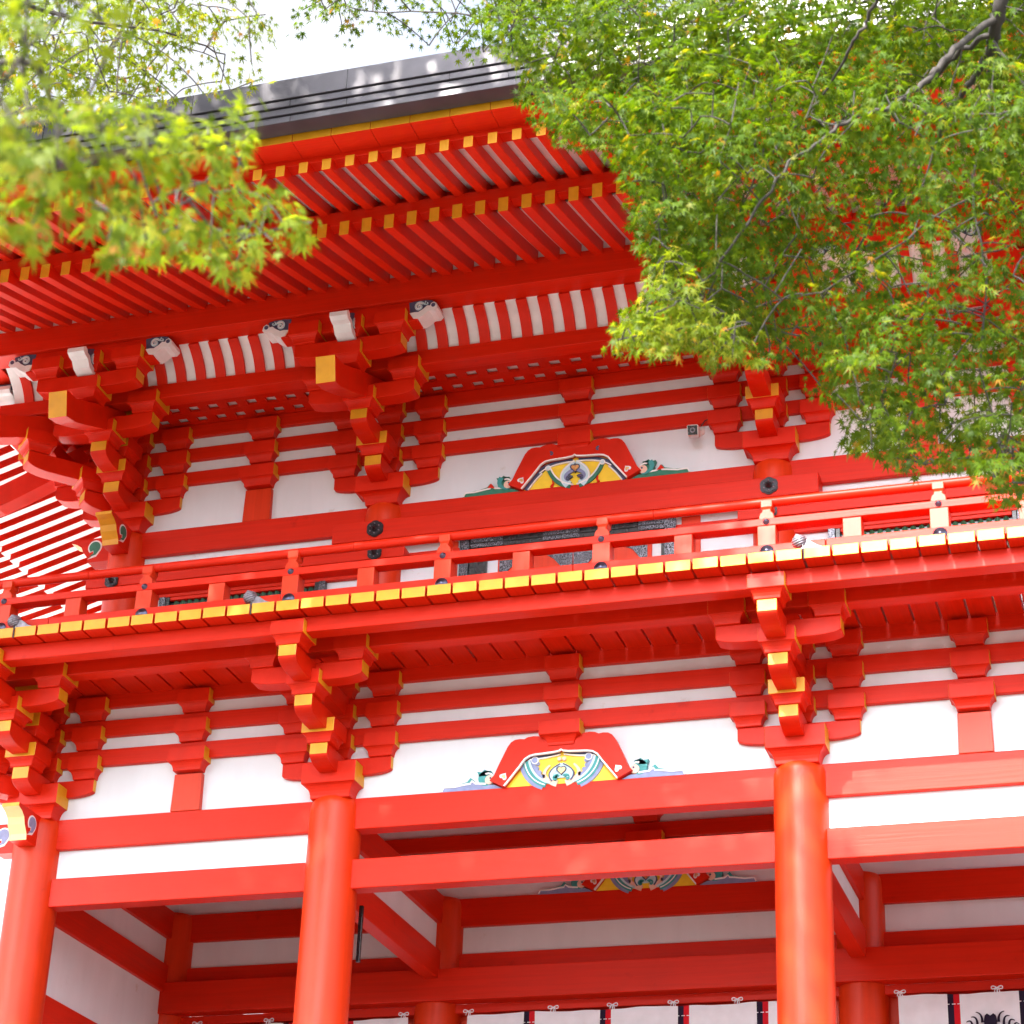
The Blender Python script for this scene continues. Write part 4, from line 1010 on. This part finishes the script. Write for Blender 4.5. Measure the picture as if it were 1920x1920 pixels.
def grow(skel, targets, rmin=0.0035, rmax=0.009):
    """twigs: every spray is tied to the nearest point of the limbs or of an earlier twig"""
    tb_ = MB(); P = np.array([s[0] for s in skel]); H = [s[1] for s in skel]
    T = np.array(targets); todo = list(range(len(T))); out = [None] * len(T)
    d0 = np.min(np.linalg.norm(T[:, None] - P[None], axis=2), axis=1); todo.sort(key=lambda i: d0[i])
    for i in todo:
        d = np.linalg.norm(P - T[i], axis=1); j = int(np.argmin(d)); a = P[j]; b = T[i]; L = d[j]
        mid = (a + b) / 2 + rng.normal(0, 0.05 * L + 1e-4, 3) + np.array([0, 0, 0.09 * L])
        pts = [(1 - t) ** 2 * a + 2 * t * (1 - t) * mid + t * t * b for t in np.linspace(0, 1, 6)]
        r0 = min(rmax, rmin + 0.004 * L)
        tb_.tube([tuple(p) for p in pts], [r0 + (rmin - r0) * k / 5 for k in range(6)], 5, caps=False)
        out[i] = (b - pts[3]) / (np.linalg.norm(b - pts[3]) + 1e-9)
        P = np.vstack([P, np.array(pts[2:])])
    return tb_, out

def limb(mb, skel, pts, r0, r1):
    pts = [Vector(p) for p in pts]; q = []
    for i in range(len(pts) - 1):
        p_, a, b, n_ = pts[max(i - 1, 0)], pts[i], pts[i + 1], pts[min(i + 2, len(pts) - 1)]
        for k in range(5):
            t = k / 5
            q.append(0.5 * ((2 * a) + (b - p_) * t + (2 * p_ - 5 * a + 4 * b - n_) * t * t + (3 * a - p_ - 3 * b + n_) * t ** 3))
    q.append(pts[-1]); q = [p + Vector(rng.normal(0, 0.006, 3)) for p in q]
    n = len(q); mb.tube(q, [r0 + (r1 - r0) * (i / (n - 1)) ** 0.8 for i in range(n)], 10)
    skel += [(np.array(p), 0) for p in q]

def foliage(regions, skel, parent, material, leafname='foliage'):
    """regions: (outline, depth function, number of sprays, leaf size, spray length, leaves per spray, keep function)"""
    allp = []; sk = []
    for poly, depth, n, ls, sl, nl, keep in regions:
        xs = [p[0] for p in poly]; ys = [p[1] for p in poly]; cnt = 0; base = []
        while cnt < n:
            x = rng.uniform(min(xs), max(xs)); y = rng.uniform(min(ys), max(ys))
            if not inside(poly, [x], [y])[0] or rng.random() > keep(x, y): continue
            base.append((np.array(at(x, y, depth(x, y))), poly, ls, sl, nl)); cnt += 1
        sk += base
    tw, dirs = grow(skel, [b[0] for b in sk])
    L = [[], [], [], []]
    for (b, poly, ls, sl, nl), d in zip(sk, dirs):
        d = d + rng.normal(0, 0.55, 3) + np.array([0, 0, -0.25]); d[2] = np.clip(d[2], -0.8, 0.25)
        r = spray_leaves(b, d, nl, sl, ls); x, y = pix(r[0])
        ok = edge_dist(poly, x, y) > rng.uniform(-20, 14, len(x))
        for k in range(4): L[k].append(r[k][ok])
    L = [np.concatenate(q) for q in L]
    leaf_mesh(leafname, *L, material, parent)
    return tw

# right-hand maple: trunk out of frame on the right, limbs reaching down across the gate
rt = empty('maple_tree', (13.6, -10.6, 0), 'green Japanese maple hanging over the upper right of the gate', 'tree', 'maple trees in front of the gate')
tb_ = MB(); sk = []
limb(tb_, sk, [(13.6, -10.6, -0.1), (13.3, -10.5, 3.0), (12.7, -10.3, 6.2), (12.0, -10.1, 8.6), (11.4, -9.9, 10.2), (10.7, -9.75, 10.3)], 0.17, 0.075)
build('trunk', tb_, ['bark'], rt)
br = MB(); sk = []
F1 = at(1890, -40, 11.2)
limb(br, sk, [(10.9, -9.8, 10.3), (10.45, -9.7, 9.6), F1, at(1872, 45, 11.2), at(1855, 100, 11.3)], 0.045, 0.028)
limb(br, sk, [at(1855, 100, 11.3), at(1815, 165, 11.4), at(1773, 220, 11.5), at(1758, 262, 11.6), at(1718, 300, 11.7), at(1690, 345, 11.9), at(1640, 410, 12.1), at(1590, 500, 12.4)], 0.019, 0.006)
limb(br, sk, [at(1868, 30, 11.2), at(1810, 75, 11.0), at(1760, 127, 10.8), at(1735, 152, 10.7), at(1690, 188, 10.6), at(1653, 206, 10.5), at(1594, 225, 10.4), at(1540, 262, 10.3), at(1470, 320, 10.2), at(1400, 420, 10.1), at(1330, 520, 10.1)], 0.019, 0.005)
limb(br, sk, [at(1858, 65, 11.2), at(1791, 105, 11.4), at(1747, 151, 11.6), at(1690, 170, 11.7), at(1600, 205, 11.8), at(1560, 232, 11.9), at(1420, 245, 12.0)], 0.015, 0.004)
limb(br, sk, [at(1660, -40, 10.6), at(1628, 35, 10.7), at(1607, 68, 10.7), at(1581, 116, 10.8), at(1548, 175, 10.9), at(1500, 230, 11.0), at(1420, 330, 11.2), at(1360, 470, 11.3)], 0.010, 0.004)
limb(br, sk, [at(1854, 110, 11.3), at(1855, 155, 11.3), at(1850, 220, 11.2), at(1837, 285, 11.1), at(1822, 370, 11.0), at(1850, 520, 10.9), at(1840, 700, 10.9), at(1880, 850, 10.9)], 0.010, 0.004)
limb(br, sk, [at(1860, 80, 11.2), at(1930, 190, 11.1), at(1960, 380, 11.0), at(1950, 600, 11.0)], 0.014, 0.004)
limb(br, sk, [at(1470, -60, 12.0), at(1350, 20, 12.4), at(1200, 60, 12.8), at(1050, 60, 13.2), at(900, 30, 13.6), at(700, 20, 14.2)], 0.013, 0.004)
RP = [(905, -90), (905, 60), (990, 130), (980, 185), (1050, 262), (1125, 268), (1180, 325), (1200, 455), (1236, 478), (1212, 560), (1160, 610), (1150, 648), (1230, 650), (1300, 640), (1340, 676), (1400, 650), (1440, 678), (1520, 655), (1560, 690), (1505, 730), (1590, 765), (1578, 830), (1650, 850), (1700, 880), (1800, 872), (1860, 890), (1870, 930), (1935, 935), (2060, 900), (2060, -90)]
def keepR(x, y):
    k = 1.0
    if x > 1480 and 240 < y < 720: k = 0.42
    if 1560 < x < 1660 and 60 < y < 200: k = 0.35
    if y > 720: k = 0.75
    if x < 1480 and y > 150: k = 1.0
    return k
def depR(x, y): return rng.uniform(10.0, 12.8) + (1.0 if y < 150 else 0)
RT2 = [(540, -90), (535, 10), (560, 62), (590, 30), (640, 55), (655, 90), (690, 40), (760, 60), (780, 100), (830, 70), (860, 110), (920, 100), (990, 90), (1500, 60), (1500, -90)]
RT3 = [(1840, 840), (1840, 900), (1870, 945), (1960, 950), (1960, 840)]
foli = foliage([(RP, depR, 1350, 0.042, 0.38, 32, keepR), (RT2, lambda x, y: rng.uniform(13.0, 16.5), 120, 0.042, 0.42, 26, lambda x, y: 1.0 if x > 640 else 0.6)], sk, rt, 'maple')
br.v += []; o_ = len(br.v)
# crown above the frame
up = [np.array([10.4, -11.4, 12.6]) + q * np.array([3.6, 1.7, 1.9]) for q in rng.normal(0, 0.45, (300, 3))]
L4 = [[], [], [], []]
for b in up:
    r = spray_leaves(b, np.array([rng.normal(), rng.normal(), -0.2]), 34, 0.5, 0.055)
    for k in range(4): L4[k].append(r[k])
leaf_mesh('crown', *[np.concatenate(q) for q in L4], 'maple', rt)
sk3 = [(np.array(at(1900, 840, 10.9)), 0)]
sk4 = [(np.array(at(1300, 560, 10.4)), 0)]
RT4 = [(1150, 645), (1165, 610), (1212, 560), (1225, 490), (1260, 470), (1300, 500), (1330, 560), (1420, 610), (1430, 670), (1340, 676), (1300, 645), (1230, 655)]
tw4 = foliage([(RT4, lambda x, y: rng.uniform(9.6, 10.4), 70, 0.044, 0.30, 22, lambda x, y: 1)], sk4, rt, 'maple_near', 'sunlit_tint_foliage')  # left fringe in a lighter leaf material: sunlight put into the leaf colour
tw = foliage([(RT3, lambda x, y: rng.uniform(10.6, 11.2), 9, 0.042, 0.25, 14, lambda x, y: 1)], sk3, rt, 'maple_tip', 'turning_foliage')
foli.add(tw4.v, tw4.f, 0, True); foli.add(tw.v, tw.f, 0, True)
build('branch', br, ['bark'], rt); build('twig', foli, ['bark'], rt)

# left-hand maple, nearer to the camera
lt_ = empty('maple_tree', (4.6, -14.6, 0), 'blurred green maple close to the camera at the upper left', 'tree', 'maple trees in front of the gate')
tb_ = MB(); sk = []
limb(tb_, sk, [(4.6, -14.6, -0.1), (4.7, -14.5, 2.5), (5.2, -14.3, 4.6), (5.8, -14.0, 6.4), (6.0, -13.2, 8.4)], 0.16, 0.05)
build('trunk', tb_, ['bark'], lt_)
br = MB(); sk = []
limb(br, sk, [(5.2, -14.3, 4.6), (6.4, -14.2, 5.0), at(-60, 120, 5.2), at(120, 210, 5.6), at(280, 300, 6.3), at(420, 370, 7.0)], 0.012, 0.003)
limb(br, sk, [(5.8, -14.0, 6.4), (6.0, -13.2, 7.2), at(-80, -40, 10.5), at(120, 30, 11.5), at(300, 60, 12.5), at(420, 100, 13.0)], 0.022, 0.004)
LP1 = [(-120, 200), (60, 195), (190, 185), (310, 195), (400, 230), (470, 165), (500, 205), (470, 270), (455, 300), (470, 345), (545, 370), (600, 428), (560, 455), (500, 470), (470, 515), (420, 520), (360, 470), (250, 470), (200, 470), (160, 420), (110, 375), (90, 440), (40, 455), (-120, 420)]
LP2 = [(-120, -120), (420, -120), (440, -20), (500, 20), (505, 90), (470, 110), (500, 150), (440, 170), (380, 180), (300, 190), (180, 230), (-120, 240)]
LP3 = [(-120, -120), (180, -120), (230, 60), (160, 120), (60, 200), (-120, 420)]
foli = foliage([(LP1, lambda x, y: 4.6 + 2.6 * min(1, max(0, x / 560)) + rng.uniform(-0.5, 0.5), 84, 0.043, 0.26, 18, lambda x, y: 1.0),
                (LP2, lambda x, y: rng.uniform(11.0, 14.0), 260, 0.040, 0.42, 26, lambda x, y: 1.0 if x < 330 else 0.55),
                (LP3, lambda x, y: rng.uniform(3.9, 5.6), 20, 0.043, 0.26, 18, lambda x, y: 1.0)], sk, lt_, 'maple_near')
build('branch', br, ['bark'], lt_); build('twig', foli, ['bark'], lt_)

# tall broadleaf tree behind and left of the camera: its crown keeps most of the sun off the gate front
ct = empty('broadleaf_tree', (-3.5, -12.5, 0), 'tall dark broadleaf tree standing before the left half of the gate', 'tree')
tb_ = MB(); sk = []
limb(tb_, sk, [(-3.5, -12.5, -0.1), (-3.3, -12.4, 5), (-2.6, -12.2, 10), (-1.2, -11.8, 15), (-0.4, -11.5, 20)], 0.42, 0.10)
build('trunk', tb_, ['bark'], ct)
DV = np.array([(0, 0, 0), (0.34, 0.5, 0.03), (0, 1, -0.08), (-0.34, 0.5, 0.03)]); DF = [(0, 1, 2, 3)]
C_ = np.array([-1.2, -11.3, 17.6]); RAD = np.array([7.0, 3.4, 6.8])
cl_ = []
while len(cl_) < 580:
    q = rng.uniform(-1, 1, 3); r = np.linalg.norm(q)
    if r < 1: cl_.append(C_ + q * RAD)
br = MB()
for c in cl_[::4]:
    a = np.array([-1.2, -11.8, 0]); a[2] = max(9, c[2] - 3 - rng.uniform(0, 2)); m_ = (a + c) / 2 + np.array([0, 0, -0.5])
    br.tube([tuple((1 - t) ** 2 * a + 2 * t * (1 - t) * m_ + t * t * c) for t in np.linspace(0, 1, 5)], [0.07, 0.055, 0.04, 0.025, 0.01], 5, caps=False)
build('branch', br, ['bark'], ct)
NL = 46; pos = np.concatenate([c + rng.normal(0, 0.42, (NL, 3)) for c in cl_]); n = len(pos)
leaf_mesh('crown', pos, rng.normal(0, 1, (n, 3)), np.array([0, -0.4, 0.8]) + rng.normal(0, 0.6, (n, 3)), rng.uniform(0.16, 0.26, n), 'camphor', ct, DV, DF)
